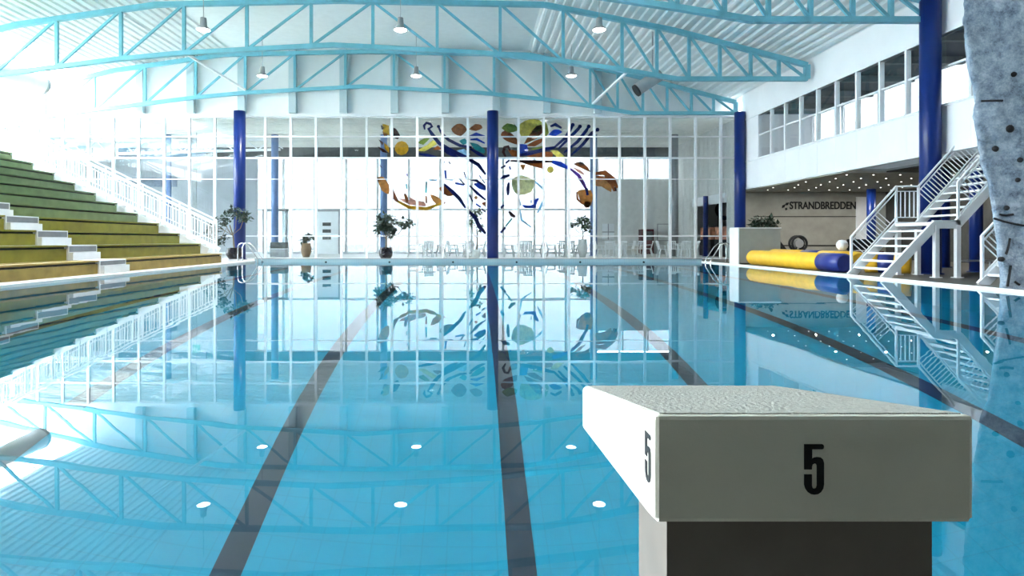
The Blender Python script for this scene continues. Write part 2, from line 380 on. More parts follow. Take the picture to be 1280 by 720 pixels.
for i, x in enumerate(xs):
    if -14.3 < x < 8.4: B(x-0.07, x+0.07, CY-0.08, CY+0.08, 0.12, 6.36).build('mullion', 'white', cw)
    if i and -13 < x < 8.4: B(xs[i-1]+0.06, x-0.06, CY-0.006, CY+0.006, 0.12, 6.36).build('pane', 'tinted', cw)
B(-14.3, 8.3, CY-0.06, CY+0.06, 2.9, 3.0).build('transom', 'white', cw)
struct('wall_cafe_back', B(8.3, 13.5, CY-0.1, CY+0.1, 0, 4.95), 'cafewall', 'plain grey wall at the back of the hall behind the glass', 'wall')
w3 = thing('window_5', 'high window band above the plain grey back wall', 'window', (10.9, CY, 5), kind='structure')
for k in range(3): B(8.35+1.68*k+0.04, 8.35+1.68*(k+1)-0.04, CY-0.006, CY+0.006, 5.0, 6.36).build('pane', 'tinted', w3)
for k in range(4): B(8.35+1.68*k-0.04, 8.35+1.68*k+0.04, CY-0.06, CY+0.06, 4.95, 6.42).build('mullion', 'white', w3)
B(8.3, 13.45, CY-0.08, CY+0.08, 4.93, 5.0).build('sill', 'white', w3)
# ribbed right wall of the café hall with an opening
rw = thing('wall_cafe_right', 'vertically ribbed pale wall on the right of the hall behind the glass', 'wall', (13.4, 34, 0), kind='structure')
B(13.4, 13.6, GY+0.2, 31.6, 0, 7.08).build('wall_panel', 'cafewall', rw)
B(13.4, 13.6, 31.6, 36.2, 3.4, 7.08).build('wall_panel', 'cafewall', rw)
B(13.4, 13.6, 36.2, CY, 0, 7.08).build('wall_panel', 'cafewall', rw)
ri = MB()
for k in range(52):
    y = GY+0.3+0.205*k
    ri.box(13.34, 13.41, y, y+0.09, 3.4 if 31.5 < y < 36.2 else 0.0, 7.05)
tag(ri.build('rib', 'cafewall', rw), kind='stuff')
B(13.3, 13.45, 31.55, 36.25, 2.9, 3.4).build('lintel', 'white', rw)

# ---------------------------------------------------------------- right side: gallery
gal = thing('wall_right', 'white gallery front with a long strip of windows', 'wall', (HX1, 18, 3.35), kind='structure')
GZ0, GZS, GZT = 3.35, 4.59, 6.49
GYN = 5.0
k0 = 0; py = GYN
ys = [17.65+1.14*k for k in range(-11, 9)]
B(HX1, HX1+0.15, GYN, 28.4, GZ0, GZS-0.05).build('apron', 'facade', gal)
B(HX1, HX1+0.15, GYN, 28.4, GZT, 8.0).build('upper_wall', 'facade', gal)
B(HX1, HX1+0.15, ys[-1], 28.4, GZS-0.05, GZT).build('end_panel', 'facade', gal)
B(HX1-0.05, HX1+0.16, GYN, 28.4, GZS-0.06, GZS).build('window_sill', 'white', gal)
B(HX1-0.04, HX1+0.16, GYN, 28.4, GZT, GZT+0.09).build('window_head', 'white', gal)
B(HX1-0.03, HX1+0.16, GYN, 28.4, GZ0-0.07, GZ0).build('bottom_edge', 'white', gal)
B(HX1+0.02, HX1+0.1, GYN, ys[-1], 5.58, 5.64).build('transom', 'white', gal)
gm = B(-0.02, 0.12, -0.04, 0.04, GZS, GZT).mesh('mullion', 'white'); gj = B(-0.008, 0.0, -0.015, 0.015, GZ0, GZS-0.06).mesh('joint_cover', 'facade')
gp1 = B(0.05, 0.06, -0.54, 0.54, GZS, 5.58).mesh('pane', 'pane'); gp2 = B(0.05, 0.06, -0.54, 0.54, 5.64, GZT).mesh('pane', 'pane')
for y in ys:
    inst('mullion', gm, gal, (HX1, y, 0)); inst('joint_cover', gj, gal, (HX1, y, 0))
    if y != ys[-1]:
        inst('pane', gp1, gal, (HX1, y+0.57, 0)); inst('pane', gp2, gal, (HX1, y+0.57, 0))
# inside of the gallery
w4 = thing('window_4', 'added window strip that brightens the gallery room from outside', 'window', (16.4, 17, 5), kind='structure')  # strip added so daylight whitens the view through the gallery panes
B(16.3, 16.5, GYN, GY, GZ0, 5.0).build('sill_panel', 'white', w4)
me_p = B(-0.006, 0.006, -1.15, 1.15, 5.0, 6.98).mesh('pane', 'tinted2'); me_m = B(-0.05, 0.05, -0.05, 0.05, 5.0, 6.98).mesh('mullion', 'white')
for k in range(11):
    inst('mullion', me_m, w4, (16.4, GYN+0.1+2.38*k, 0))
    if k < 10: inst('pane', me_p, w4, (16.4, GYN+0.1+2.38*k+1.175, 0))
struct('wall_gallery_end', B(HX1+0.16, 16.5, GY-0.1, GY, GZ0, 7.0), 'white', 'white end wall of the gallery room', 'wall')
gc = struct('ceiling_gallery', B(HX1+0.16, 16.5, GYN, GY, 6.98, 7.1), 'galceil', 'dark grey beamed ceiling of the gallery room', 'ceiling')
gb = B(HX1+0.16, 16.3, -0.08, 0.08, 6.75, 6.98).mesh('ceiling_beam', 'beam')
for k in range(10): inst('ceiling_beam', gb, gc, (0, GYN+1.2+2.28*k, 0))
struct('floor_gallery', B(HX1+0.02, FX1, 20.7, GY, GZ0-0.05, GZ0+0.02).box(14.3, FX1, GYN, 20.7, GZ0-0.05, GZ0+0.02), 'grey', 'floor slab of the gallery above the recess', 'floor')
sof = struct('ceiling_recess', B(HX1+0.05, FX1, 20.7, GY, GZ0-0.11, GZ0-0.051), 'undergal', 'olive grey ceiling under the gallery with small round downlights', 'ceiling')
dl = MB().tube([(0, 0, 0.0), (0, 0, -0.015)], 0.026, 8).mesh('downlight', 'spot')
for i in range(7):
    for j in range(6):
        p = (13.3+0.95*i+(0.4 if j % 2 else 0), 21.3+1.3*j, GZ0-0.11)
        inst('downlight', dl, sof, p)
        if i % 2 == 0 and j in (1, 4):
            ld = bpy.data.lights.new('downlight_glow', 'AREA'); ld.shape = 'DISK'; ld.size = 0.06; ld.energy = 14; ld.color = (1, 0.95, 0.85)
            lo = bpy.data.objects.new('downlight_glow', ld); COL.objects.link(lo); lo.location = (p[0], p[1], p[2]-0.03)
struct('ceiling_stairwell', B(14.3, FX1, GYN, 20.7, GZ0-0.09, GZ0-0.051), 'shade_dark', 'ceiling sheet darkened as shade over the stair foot beside the recess', 'ceiling')  # dark sheet added to stand for the stairwell's shade
wr = thing('wall_back_recess', 'olive grey wall with dark lettering under the gallery', 'wall', (16, GY, 0), kind='structure')
B(12.95, FX1, GY, GY+0.2, 0, GZ0).build('wall_panel', 'undergal', wr)
B(13.6, 18.6, GY-0.02, GY, 2.03, 2.07).build('rail_strip', 'dark', wr)
B(14.0, 18.6, GY-0.02, GY, 0.62, 0.68).build('rail_strip', 'dark', wr)
struct('wall_right_recess', B(FX1, FX1+0.2, HY0, GY, 0, GZ0+0.3), 'shade_dark', 'wall darkened as shade at the back of the recess under the gallery', 'wall')  # wall colour darkened to stand for the recess shade
B(18.55, 19.4, GY-0.06, GY, 0, 3.0).build('door_leaf', 'white', wr)
B(HX1, FX1, HY0, GYN, GZ0, 8.0)
struct('wall_right_near', B(HX1, HX1+0.2, HY0, GYN, 0, 8.0), 'wall', 'plain wall beyond the climbing wall, nearest the starting blocks', 'wall')
# lettering on the recess wall
def text_mesh(s, size, extr, m, name):
    c = bpy.data.curves.new(name, 'FONT'); c.body = s; c.size = size; c.extrude = extr; c.offset = 0.011; c.align_x = 'CENTER'
    o = bpy.data.objects.new(name, c); COL.objects.link(o)
    dg = bpy.context.evaluated_depsgraph_get(); me = bpy.data.meshes.new_from_object(o.evaluated_get(dg))
    bpy.data.objects.remove(o); me.materials.append(M[m]); return me
tm = text_mesh('STRANDBREDDEN', 0.50, 0.012, 'black', 'lettering')
lt = inst('lettering', tm, wr, (16.95, GY-0.015, 2.42), (math.radians(90), 0, 0))
w0 = max(v.co.x for v in tm.vertices)-min(v.co.x for v in tm.vertices); lt.scale = (3.2/w0, 1, 1)
lg = MB()
for (cx, cz, a, l) in ((15.05, 2.55, 0.9, 0.24), (15.22, 2.66, 0.6, 0.26), (15.18, 2.42, -0.3, 0.14)):
    pts = [(cx+math.cos(a)*l*u-math.sin(a)*w, cz+math.sin(a)*l*u+math.cos(a)*w) for u, w in ((-.5, 0), (0, .07), (.5, 0), (0, -.07))]
    lg.prism(pts, lambda a_, b_, t: (a_, GY-0.02+t, b_), 0.02)
lg.build('emblem', 'black', wr)

# ---------------------------------------------------------------- blue columns
def column(x, y, z1, r, m, label, group=None):
    t = thing('steel_column', label, 'column', (x, y, 0), group)
    MB().lathe([(0, 0.0), (r, 0.0), (r, z1), (0, z1)], 24, (x, y, 0)).build('shaft', m, t)
    MB().lathe([(0, 0), (r+0.06, 0), (r+0.06, 0.03), (0, 0.03)], 24, (x, y, 0)).build('base_plate', m, t)
    return t
column(0.98, 28.35, 7.0, 0.27, 'blue', 'dark blue round column in front of the stained glass mural')
column(-10.98, 28.35, 7.0, 0.27, 'blue', 'dark blue round column at the foot end of the bleachers')
column(12.55, 28.1, 6.9, 0.25, 'blue', 'dark blue round column behind the grey cabinet')
column(12.45, 16.3, 7.5, 0.25, 'blue', 'tall glossy blue column behind the white staircase')
column(14.45, 17.2, 3.25, 0.16, 'blue', 'short blue column under the upper stair flight beside the climbing wall')
column(15.8, 20.2, 3.25, 0.24, 'blue', 'thick dark blue column in the shade behind the staircase legs')
column(17.9, 26.9, 3.2, 0.18, 'blue', 'short dark blue column right of the wall lettering')
pl = 'blue round column paled by painted glare behind the glass '
for x, w in ((-17.6, 'above the bleacher railing'), (-11.4, 'between the end of the bleachers and the white door'), (-5.1, 'behind the tree in the black pot'), (7.03, 'at the right edge of the mural')):
    column(x, 34.7, 7.0, 0.2, 'veiled_blue', pl + w)
column(11.7, 34.7, 7.0, 0.22, 'grey', 'light grey round column behind the glass near the ribbed wall')
column(13.2, 33.9, 3.4, 0.14, 'blue', 'slim dark blue post in the opening of the ribbed wall')

# ---------------------------------------------------------------- roof trusses
BOT = [(-24.9, 6.2), (-20, 6.8), (-15.5, 7.38), (-13.1, 7.68), (-10.75, 7.9), (-5.2, 8.2), (0.37, 7.9), (3.36, 7.6), (5.6, 7.27), (7.65, 6.93), (12.5, 6.93)]
TOP = [(-24.9, 7.0), (-17, 8.95), (-11.8, 9.7), (-5, 9.85), (2.7, 9.7), (7.5, 8.75), (12.5, 7.45)]
NODES = [-24.9, -22.6, -20.25, -17.9, -15.5, -13.1, -10.75, -8.4, -6.0, -3.7, -1.3, 1.05, 3.4, 5.6, 6.9, 8.1, 9.25, 10.4, 11.45, 12.5]
def truss(y, label):
    t = thing('roof_truss', label, 'truss', (-6, y, 8), 'arched roof trusses')
    for nm, prof, h in (('bottom_chord', BOT, 0.16), ('top_chord', TOP, 0.18)):
        mb = MB()
        for (a, za), (b, zb) in zip(prof, prof[1:]): mb.bar((a, y, za), (b, y, zb), 0.16, h)
        mb.build(nm, 'teal', t)
    for i, x in enumerate(NODES):
        za, zb = ip(BOT, x), ip(TOP, x)
        wv = 0.11 if i not in (0, len(NODES)-1) else 0.18
        B(x-wv/2, x+wv/2, y-wv/2, y+wv/2, za, zb).build('vertical', 'teal', t)
        if i+1 < len(NODES):
            x2 = NODES[i+1]; mid = -4.9
            if x < mid: p, q = (x, y, ip(BOT, x)), (x2, y, ip(TOP, x2))
            else: p, q = (x, y, ip(TOP, x)), (x2, y, ip(BOT, x2))
            MB().bar(p, q, 0.07, 0.09).build('diagonal', 'teal', t)
    return t
truss(28.45, 'teal arched roof truss against the pale far end wall')
truss(22.4, 'teal arched roof truss second from the far end wall')
truss(16.4, 'teal arched roof truss third from the far end wall')
for p, q, w in (((5.7, 28.3, 7.35), (7.4, 22.5, 8.7), 'over the right end of the mural'), ((-10.7, 28.3, 8.0), (-13.0, 22.5, 9.3), 'above the bleacher end column')):
    tag(MB().bar(p, q, 0.09, 0.09).build('wind_brace', 'white'), 'white diagonal roof brace ' + w, 'brace')
# hall lamps: dark housing with a lit lens underneath
def lamp(x, y, z, label):
    t = thing('pendant_lamp', label, 'lamp', (x, y, z), 'round pendant lamps under the roof')
    hs = MB().lathe([(0, 0.42), (0.10, 0.42), (0.12, 0.14), (0.24, 0.03), (0.25, 0), (0.0, 0.005)], 18, (x, y, z)).build('housing', 'grey', t)
    MB().lathe([(0, -0.06), (0.14, -0.04), (0.22, 0.0), (0.0, 0.002)], 18, (x, y, z)).build('lens', 'lens', hs)
    MB().tube([(x, y, z+0.42), (x, y, ip(ROOF, x))], 0.012, 6).build('cable', 'grey', t)
    ld = bpy.data.lights.new('lamp_light', 'AREA'); ld.shape = 'DISK'; ld.size = 0.5; ld.energy = LAMP_W; ld.spread = math.radians(110); ld.color = (1, 0.98, 0.95)
    lo = bpy.data.objects.new('lamp_light', ld); COL.objects.link(lo); lo.parent = t; lo.location = (0, 0, -0.08)
for yy, w in ((26.9, 'in the row nearest the glass wall'), (21, 'in the second row from the glass wall'), (15, 'in the third row from the glass wall'), (9, 'in the fourth row from the glass wall')):
    for xx, s in ((-9.4, 'on the bleacher side'), (-2.5, 'in the middle of the hall'), (4.45, 'on the staircase side')):
        lamp(xx, yy, 8.27, 'round pendant lamp %s, %s' % (w.replace('from the glass wall', 'from the glass').replace('nearest the glass wall', 'nearest the glass'), s))
# spotlight under the roof and ventilation duct
t = thing('roof_spotlight', 'dark grey cylinder spotlight hanging under the roof truss', 'spotlight', (6.9, 23.6, 7.2))
brl = MB().tube([(6.5, 23.6, 6.82), (6.56, 23.6, 6.88), (7.35, 23.6, 7.40), (7.42, 23.6, 7.44)], 0.2, 18, radii=[0.24, 0.25, 0.25, 0.18]).build('barrel', 'grey', t)
MB().tube([(6.44, 23.6, 6.78), (6.5, 23.6, 6.82)], 0.25, 18).build('front_ring', 'black', brl)
MB().tube([(7.1, 23.6, 7.3), (7.1, 23.6, ip(ROOF, 7.1))], 0.03, 8).build('hanger', 'grey', t)
t = thing('ventilation_duct', 'fat white ventilation duct running along the roof edge above the bleachers', 'duct', (-19, 16, 7.7))
MB().tube([(-19, 17.5, 7.75), (-19, 26.5, 7.75)], 0.42, 20).build('duct_pipe', 'white', t)
cl = MB().tube([(-19, 0, 7.75), (-19, 0.12, 7.75)], 0.46, 20).mesh('duct_collar', 'grey')
for k in range(3): inst('duct_collar', cl, t, (0, 26.3-3.8*k, 0))

# ---------------------------------------------------------------- bleachers
BX, BD, BH, BZ1, BY0, BY1 = -10.2, 0.852, 0.41, 0.367, 11.8, 24.4
NR = 13
AY0, AY1 = 16.35, 17.6
bl = thing('bleacher', 'stepped green and olive bleachers along the left side of the pool', 'bleachers', (BX-4, 13, 0))
for i in range(NR):
    x = BX-BD*i; z = BZ1+BH*i; zb = 0.0 if i == 0 else z-BH
    m = 'tan' if i == 0 else ('olive' if i < 4 else 'green')
    for y0, y1 in ((BY0, AY0), (AY1, BY1)):
        B(x-0.04, x, y0, y1, zb, z-0.10).build('riser_board', m, bl)
        B(x-BD-0.02, x-0.012, y0, y1, z-0.05, z-0.006).build('seat_board', m, bl)
        B(x-0.09, x-0.06, y0, y1, z-0.10, z-0.05).build('painted_shadow_strip', 'dark', bl)  # dark board painted as the shadow below the nosing
        B(x-0.3, x+0.03, y0, y1, z-0.035, z+0.0).build('seat_nosing', m, bl)
    # aisle: two half steps per row
    B(x-BD, x+0.05, AY0, AY1, zb, z).build('aisle_step', 'step', bl)
    B(x+0.055, x+0.17, AY0+0.02, AY1-0.02, zb, zb+BH*0.5).build('aisle_step', 'step', bl)
    B(x+0.05, x+0.055, AY0+0.04, AY1-0.04, zb+BH*0.55, z-0.03).build('step_riser', 'stepgrey', bl)
    # white end panel
    B(x-BD, x+0.02, BY1, BY1+0.05, 0, z+0.04).build('end_panel', 'white', bl)
# far stair beside the bleachers
zt = BZ1+BH*(NR-1)
B(HX0, BX-BD*NR, BY0, BY1+1.25, 0, zt-0.05).build('top_landing', 'step', bl)
for i in range(1, NR):
    x = BX-BD*i; z = BZ1+BH*i
    for h in (0, 1):
        zz = z-BH+BH*(h+1)/2-0.02; xx = x+0.1-h*BD/2
        B(xx-BD/2, xx+0.02, BY1+0.2, BY1+1.2, zz-0.16, zz).build('side_step', 'step', bl)
for yy in (BY1+0.17, BY1+1.23):
    MB().bar((BX-0.6, yy, 0.45), (BX-BD*(NR-1), yy, zt-0.2), 0.06, 0.3).build('side_stringer', 'white', bl)
def balustrade(yy, label, x_from, x_to, nb, name='balustrade'):
    t = thing(name, label, 'railing', ((x_from+x_to)/2, yy, 0))
    zl = lambda x: BZ1 + (BX-x)/BD*BH
    L = [(x_from, yy, zl(x_from)+1.05), (x_to, yy, zl(x_to)+1.05)]
    MB().tube(L, 0.035, 8).build('handrail', 'white', t)
    MB().tube([(a, b, c-0.14) for a, b, c in L], 0.02, 6).build('rail', 'white', t)
    MB().tube([(a, b, c-0.93) for a, b, c in L], 0.02, 6).build('rail', 'white', t)
    bm_ = B(-0.012, 0.012, -0.012, 0.012, 0.12, 0.92).mesh('baluster', 'white'); pm = B(-0.03, 0.03, -0.03, 0.03, -0.1, 1.06).mesh('post', 'white')
    for k in range(nb+1):
        x = x_from+(x_to-x_from)*k/nb
        if k % 10 == 0: inst('post', pm, t, (x, yy, zl(x)))
        else: inst('baluster', bm_, t, (x, yy, zl(x)))
balustrade(BY1+0.1, 'white balustrade of thin bars climbing beside the end of the bleachers', BX-0.35, BX-BD*(NR-1), 90)
balustrade(BY1+1.31, 'white balustrade on the far side of the bleacher steps', BX-0.75, BX-BD*(NR-1), 60)

# ---------------------------------------------------------------- starting block
W0, W1 = 0.331, 0.913
t = thing('starting_block', 'grey starting block with a black 5 on its face at the near pool edge', 'starting block', (0.622, 1.3, 0))
YN, YF = 1.09, 1.80
zn, zf, bn, bf = 0.603, 0.483, 0.405, 0.356
prof = [(YN, bn), (YF, bf), (YF, zf-0.001), (YN, zn-0.001)]
body = MB().prism(prof, lambda a, b, s: (W0+s, a, b), W1-W0).build('body', 'block', t, bevel=0.009)
def topz(y, dz): return zn+(zf-zn)*(y-YN)/(YF-YN)+dz
tp = MB(); e = 0.014
tp.add([(x, y, topz(y, dz)) for x in (W0+e, W1-e) for y in (YN+e, YF-e) for dz in (-0.01, 0.0012)], [(0,1,3,2), (4,6,7,5), (0,4,5,1), (2,3,7,6), (0,2,6,4), (1,5,7,3)])
tp.build('grip_surface', 'grit', t)
B(0.37, 0.874, 1.14, 1.33, 0.021, 0.42).build('pedestal', 'ped', t)
MB().tube([(W1+0.0, 1.14, 0.53), (W1+0.018, 1.14, 0.535), (W1+0.022, 1.145, 0.50), (W1+0.022, 1.15, 0.43), (W1+0.0, 1.15, 0.42)], 0.006, 8).build('grab_rail', 'chrome', t)
def five():
    """condensed bold 5 in a unit 0.42 wide, 1 high"""
    w = 0.42; p = [(0.0, 1.0), (0.36, 1.0), (0.38, 0.985), (0.39, 0.95), (0.38, 0.915), (0.36, 0.9), (0.155, 0.9), (0.155, 0.71)]
    p += [(0.2, 0.735), (0.26, 0.745), (0.33, 0.735), (0.37, 0.70), (0.39, 0.63)]
    p += [(0.39, 0.2), (0.375, 0.12), (0.33, 0.05), (0.27, 0.01), (0.2, 0.0), (0.13, 0.01), (0.07, 0.05), (0.02, 0.12), (0.0, 0.2), (0.0, 0.40), (0.15, 0.40), (0.15, 0.18), (0.165, 0.13), (0.2, 0.115), (0.235, 0.13), (0.25, 0.18)]
    p += [(0.25, 0.57), (0.235, 0.61), (0.2, 0.62), (0.165, 0.60), (0.15, 0.555), (0.15, 0.50), (0.0, 0.50)]
    return p
H5 = 0.0915
x5 = (1005-590)*YN/750; z5 = CAM_Z-(618-300)*YN/750
MB().prism(five(), lambda a, b, s: (x5+a*H5, YN-0.0015+s, z5+b*H5), 0.004).build('number_five', 'black', body)
MB().prism(five(), lambda a, b, s: (W0-0.0015+s, YN+0.055-a*H5, z5+0.008+b*H5), 0.004).build('number_five', 'black', body)

# ---------------------------------------------------------------- white staircase on the right
def railing(t, pts, y, nb, up=0.98, low=0.16, post_ends=True):
    """rails following a poly-line in the XZ plane; bars square to the slope"""
    hr = [(x, y, z+up) for x, z in pts]
    MB().tube(hr, 0.03, 8).build('handrail', 'white', t)
    MB().tube([(x, y, z+low) for x, z in pts], 0.018, 6).build('rail', 'white', t)
    MB().tube([(x, y, z+up-0.13) for x, z in pts], 0.018, 6).build('rail', 'white', t)
    for i, ((xa, za), (xb, zb)) in enumerate(zip(pts, pts[1:])):
        L = math.hypot(xb-xa, zb-za); n_ = max(3, int(L/nb)); sl = abs(zb-za) > 0.1
        for k in range(n_+1):
            u = k/n_; x, z = xa+(xb-xa)*u, za+(zb-za)*u
            if sl:
                dx, dz = -(zb-za)/L, (xb-xa)/L; g = (xb-xa)/L
                a, b = low*g, (up-0.13)*g
                p, q = (x+dx*a-dx*0, y, z+dz*a), (x+dx*b, y, z+dz*b)
                # keep the bar between the two rails
                if k in (0, n_): p, q = (x, y, z), (x, y, z+up)
                if not (xa-0.02 <= q[0] <= xb+0.02): continue
            else: p, q = (x, y, z+low), (x, y, z+up-0.13)
            if k == n_ and i < len(pts)-2: continue
            post = k in (0, n_)
            if post: p, q = (x, y, z-0.02), (x, y, z+up)
            MB().bar(p, q, 0.05 if post else 0.02, 0.05 if post else 0.02, up=(0, 1, 0)).build('post' if post else 'baluster', 'white', t)
def staircase(x0, ya, yb, label, pts, legs=True, near_from=2):
    t = thing('staircase', label, 'staircase', (x0, (ya+yb)/2, 0))
    for y in (ya, yb):
        for (xa, za), (xb, zb) in zip(pts, pts[1:]):
            MB().bar((xa-0.03, y, za-0.06), (xb+0.03, y, zb-0.06), 0.07, 0.20).build('stringer', 'white', t)
    for (xa, za), (xb, zb) in zip(pts, pts[1:]):
        if abs(zb-za) < 0.1:
            B(xa-0.05, xb+0.05, ya, yb, za-0.08, za).build('landing', 'white', t)
        else:
            n_ = round((zb-za)/0.195)
            for k in range(1, n_):
                u = k/n_; x = xa+(xb-xa)*u; z = za+(zb-za)*u
                B(x-0.10, x+0.14, ya+0.03, yb-0.03, z-0.045, z).build('tread', 'white', t)
    railing(t, pts, yb, 0.10)
    railing(t, pts[near_from:], ya, 0.10)
    if legs:
        for x in (pts[1][0]+0.05, pts[2][0]-0.02):
            for y in (ya, yb):
                lg_ = B(x-0.05, x+0.05, y-0.05, y+0.05, 0, pts[1][1]-0.08).build('leg', 'white', t)
                B(x-0.09, x+0.09, y-0.09, y+0.09, 0, 0.02).build('foot_plate', 'white', lg_)
    return t
staircase(10.05, 14.6, 15.9, 'white steel staircase with a landing rising from the pool edge to the gallery',
          [(10.05, 0.03), (11.24, 1.36), (11.83, 1.36), (13.62, 3.37)])
staircase(10.55, 11.5, 12.35, 'white steel stair half hidden behind the blue grey climbing wall', [(10.5, 0.03), (11.6, 1.2), (12.2, 1.2)], legs=False, near_from=0)

# ---------------------------------------------------------------- climbing wall
cwl = thing('climbing_wall', 'blue grey rock climbing wall leaning over the right edge of the pool', 'climbing wall', (10.8, 11.6, 0))
PROF = [(0.021, 9.90), (0.9, 9.88), (1.37, 9.79), (1.9, 9.71), (2.28, 9.57), (2.8, 9.46), (3.5, 9.44), (4.05, 9.34), (5.0, 9.25), (6.4, 9.2)]
WY = 11.25; NZ = 150
zs = [0.003+6.4*k/NZ for k in range(NZ+1)]
# outline seen from above: back edge, rounded left corner, then the broad face with two shallow facets
RIM = [(0.85, 0.9), (0.55, 0.6), (0.30, 0.35), (0.09, 0.12), (0.03, 0.03), (0.09, 0.0)] + [(0.09+0.045*k, -0.006*k) for k in range(1, 20)] + [(0.95+0.2*k, -0.11+0.03*k) for k in range(1, 13)]
def rock_pt(i, z):
    dx, dy = RIM[i]; x = ip(PROF, z)+dx; y = WY+dy+0.05*math.sin(z*1.7)*min(1, dx*3)
    p = Vector((x, z, y*0.7)); d = 0.05*noise.noise(p*1.6)+0.03*noise.noise(p*5)+0.012*noise.noise(p*13)
    return (x+d*(0.8 if i < 6 else 0.0), y-d*(1.0 if i > 3 else 0.0), z)
nz = NZ+1; nr = len(RIM); mb = MB()
mb.add([rock_pt(i, z) for i in range(nr) for z in zs], [(i*nz+k, i*nz+k+1, (i+1)*nz+k+1, (i+1)*nz+k) for i in range(nr-1) for k in range(nz-1)], True)
xr = rock_pt(nr-1, 0)[0]
mb.add([rock_pt(nr-1, z) for z in zs]+[(xr, WY+0.9, z) for z in zs], [(k, k+1, nz+k+1, nz+k) for k in range(nz-1)])
mb.add([rock_pt(0, z) for z in zs]+[(xr, WY+0.9, z) for z in zs], [(k, k+1, nz+k+1, nz+k) for k in range(nz-1)])
mb.add([rock_pt(i, zs[-1]) for i in range(nr)]+[(xr, WY+0.9, zs[-1])], [tuple(range(nr+1))])
mb.build('rock_face', 'rock', cwl)
def on_wall(px, py):
    """the point of the rock face met in a given direction, solved once at build time"""
    y = WY
    for _ in range(12):
        X = (px-590)*y/750; z = max(0.01, CAM_Z+(300-py)*y/750)
        j = min(range(4, nr), key=lambda i: abs(rock_pt(i, z)[0]-X)); y = rock_pt(j, z)[1]
    return X, y, z
for px, py, r in ((1262.5, 161, 0.075), (1244.5, 186, 0.06), (1275, 200, 0.05), (1272, 225, 0.045), (1258, 260, 0.05), (1267, 93, 0.05), (1252, 324, 0.05)):
    X, y, z = on_wall(px, py)
    o = MB().lathe([(0, 0.05), (r*0.55, 0.045), (r, 0.01), (r*0.9, -0.04)], 10).build('climbing_hold', 'black', cwl)
    o.rotation_euler = (math.pi/2, 0, 0); o.location = Vector((X, y, z))-cwl.location
for pts in ([(1226, 126.5), (1240, 126), (1253, 126)], [(1242, 273), (1255, 277), (1268, 280), (1279, 282)], [(1249, 268), (1257, 269), (1266, 268)],
            [(1262, 298), (1259, 312), (1257, 318)], [(1263, 332), (1261, 345), (1259, 358)], [(1268, 352), (1274, 356)]):
    P3 = [Vector(on_wall(*p)) for p in pts]
    MB().tube([p+Vector((0, -0.005, 0)) for p in P3], 0.022, 6).build('crack', 'black', cwl)

# ---------------------------------------------------------------- grey cabinet, tubes and gear on the right deck
t = thing('storage_cabinet', 'grey storage cabinet at the far right corner of the pool', 'cabinet', (11, 23.3, 0))
B(10.22, 11.8, 22.95, 23.7, 0.04, 1.36).build('body', 'cabinet', t, bevel=0.008)
B(10.18, 10.22, 22.93, 23.72, 0.0, 1.38).build('lit_side_panel', 'white', t)  # white panel paints in the daylight on the cabinet's left side
B(10.18, 11.82, 22.92, 23.72, 1.36, 1.40).build('top_board', 'white', t)
B(10.3, 11.72, 22.97, 23.68, 0.0, 0.04).build('plinth', 'dark', t)
def band_tube(name, label, x, y0, y1, r, bands, x1=None, zc=None, grp=None):
    x1 = x if x1 is None else x1; zc = r if zc is None else zc
    t = thing(name, label, 'pool toy', (x, (y0+y1)/2, 0), grp)
    prev = 0.0
    for u0, u1, m in bands:
        P_ = lambda u: Vector((x+(x1-x)*u, y0+(y1-y0)*u, zc))
        pts = [P_(u0), P_(u0+(u1-u0)*0.03), P_((u0+u1)/2), P_(u1-(u1-u0)*0.03), P_(u1)]
        MB().tube(pts, r, 20, radii=[r*0.8, r, r*1.01, r, r*0.8]).build('yellow_section' if m == 'yellow' else 'navy_section', m, t)
    return t
band_tube('inflatable_tube', 'long yellow inflatable tube with a navy end lying along the pool edge', 10.5, 22.5, 16.9, 0.27, [(0, 0.81, 'yellow'), (0.81, 1, 'navy')])
band_tube('inflatable_tube', 'yellow inflatable tube with a navy middle behind the longer tube', 11.35, 22.6, 17.6, 0.27, [(0, 0.42, 'yellow'), (0.42, 0.62, 'navy'), (0.62, 1.0, 'yellow')], zc=0.31)
band_tube('inflatable_tube', 'short yellow and navy inflatable tube behind the lower stair flight', 11.2, 17.1, 16.4, 0.27, [(0, 0.3, 'yellow'), (0.3, 0.65, 'navy'), (0.65, 1, 'yellow')], x1=12.0)
t = tag(MB().lathe([(0.0, 0.0), (0.09, 0.02), (0.15, 0.09), (0.165, 0.165), (0.15, 0.24), (0.09, 0.31), (0.0, 0.33)], 18, (11.35, 18.4, 0.60)).build('beach_ball', 'plastic'), 'white ball resting on the yellow tube behind the navy end', 'ball')
t = thing('hose_reel', 'black round hose reel against the wall below the lettering', 'reel', (14.9, 27.4, 0))
def ring(c, R, r, axis='y', n=24):
    pts = [(c[0]+R*math.cos(2*math.pi*k/n), c[1], c[2]+R*math.sin(2*math.pi*k/n)) for k in range(n+1)]
    return MB().tube(pts, r, 8, caps=False)
ring((14.9, 27.3, 0.76), 0.33, 0.055).build('rim', 'black', t); ring((14.9, 27.55, 0.76), 0.33, 0.055).build('rim', 'black', t)
MB().tube([(14.9, 27.3, 0.76), (14.9, 27.55, 0.76)], 0.2, 16).build('drum', 'grey', t)
MB().bar((14.62, 27.42, 0), (14.9, 27.42, 0.76), 0.05, 0.05).build('leg', 'black', t); MB().bar((15.18, 27.42, 0), (14.9, 27.42, 0.76), 0.05, 0.05).build('leg', 'black', t)
t = thing('folded_trolley', 'black folded frame leaning beside the grey cabinet', 'trolley', (13.6, 26, 0))
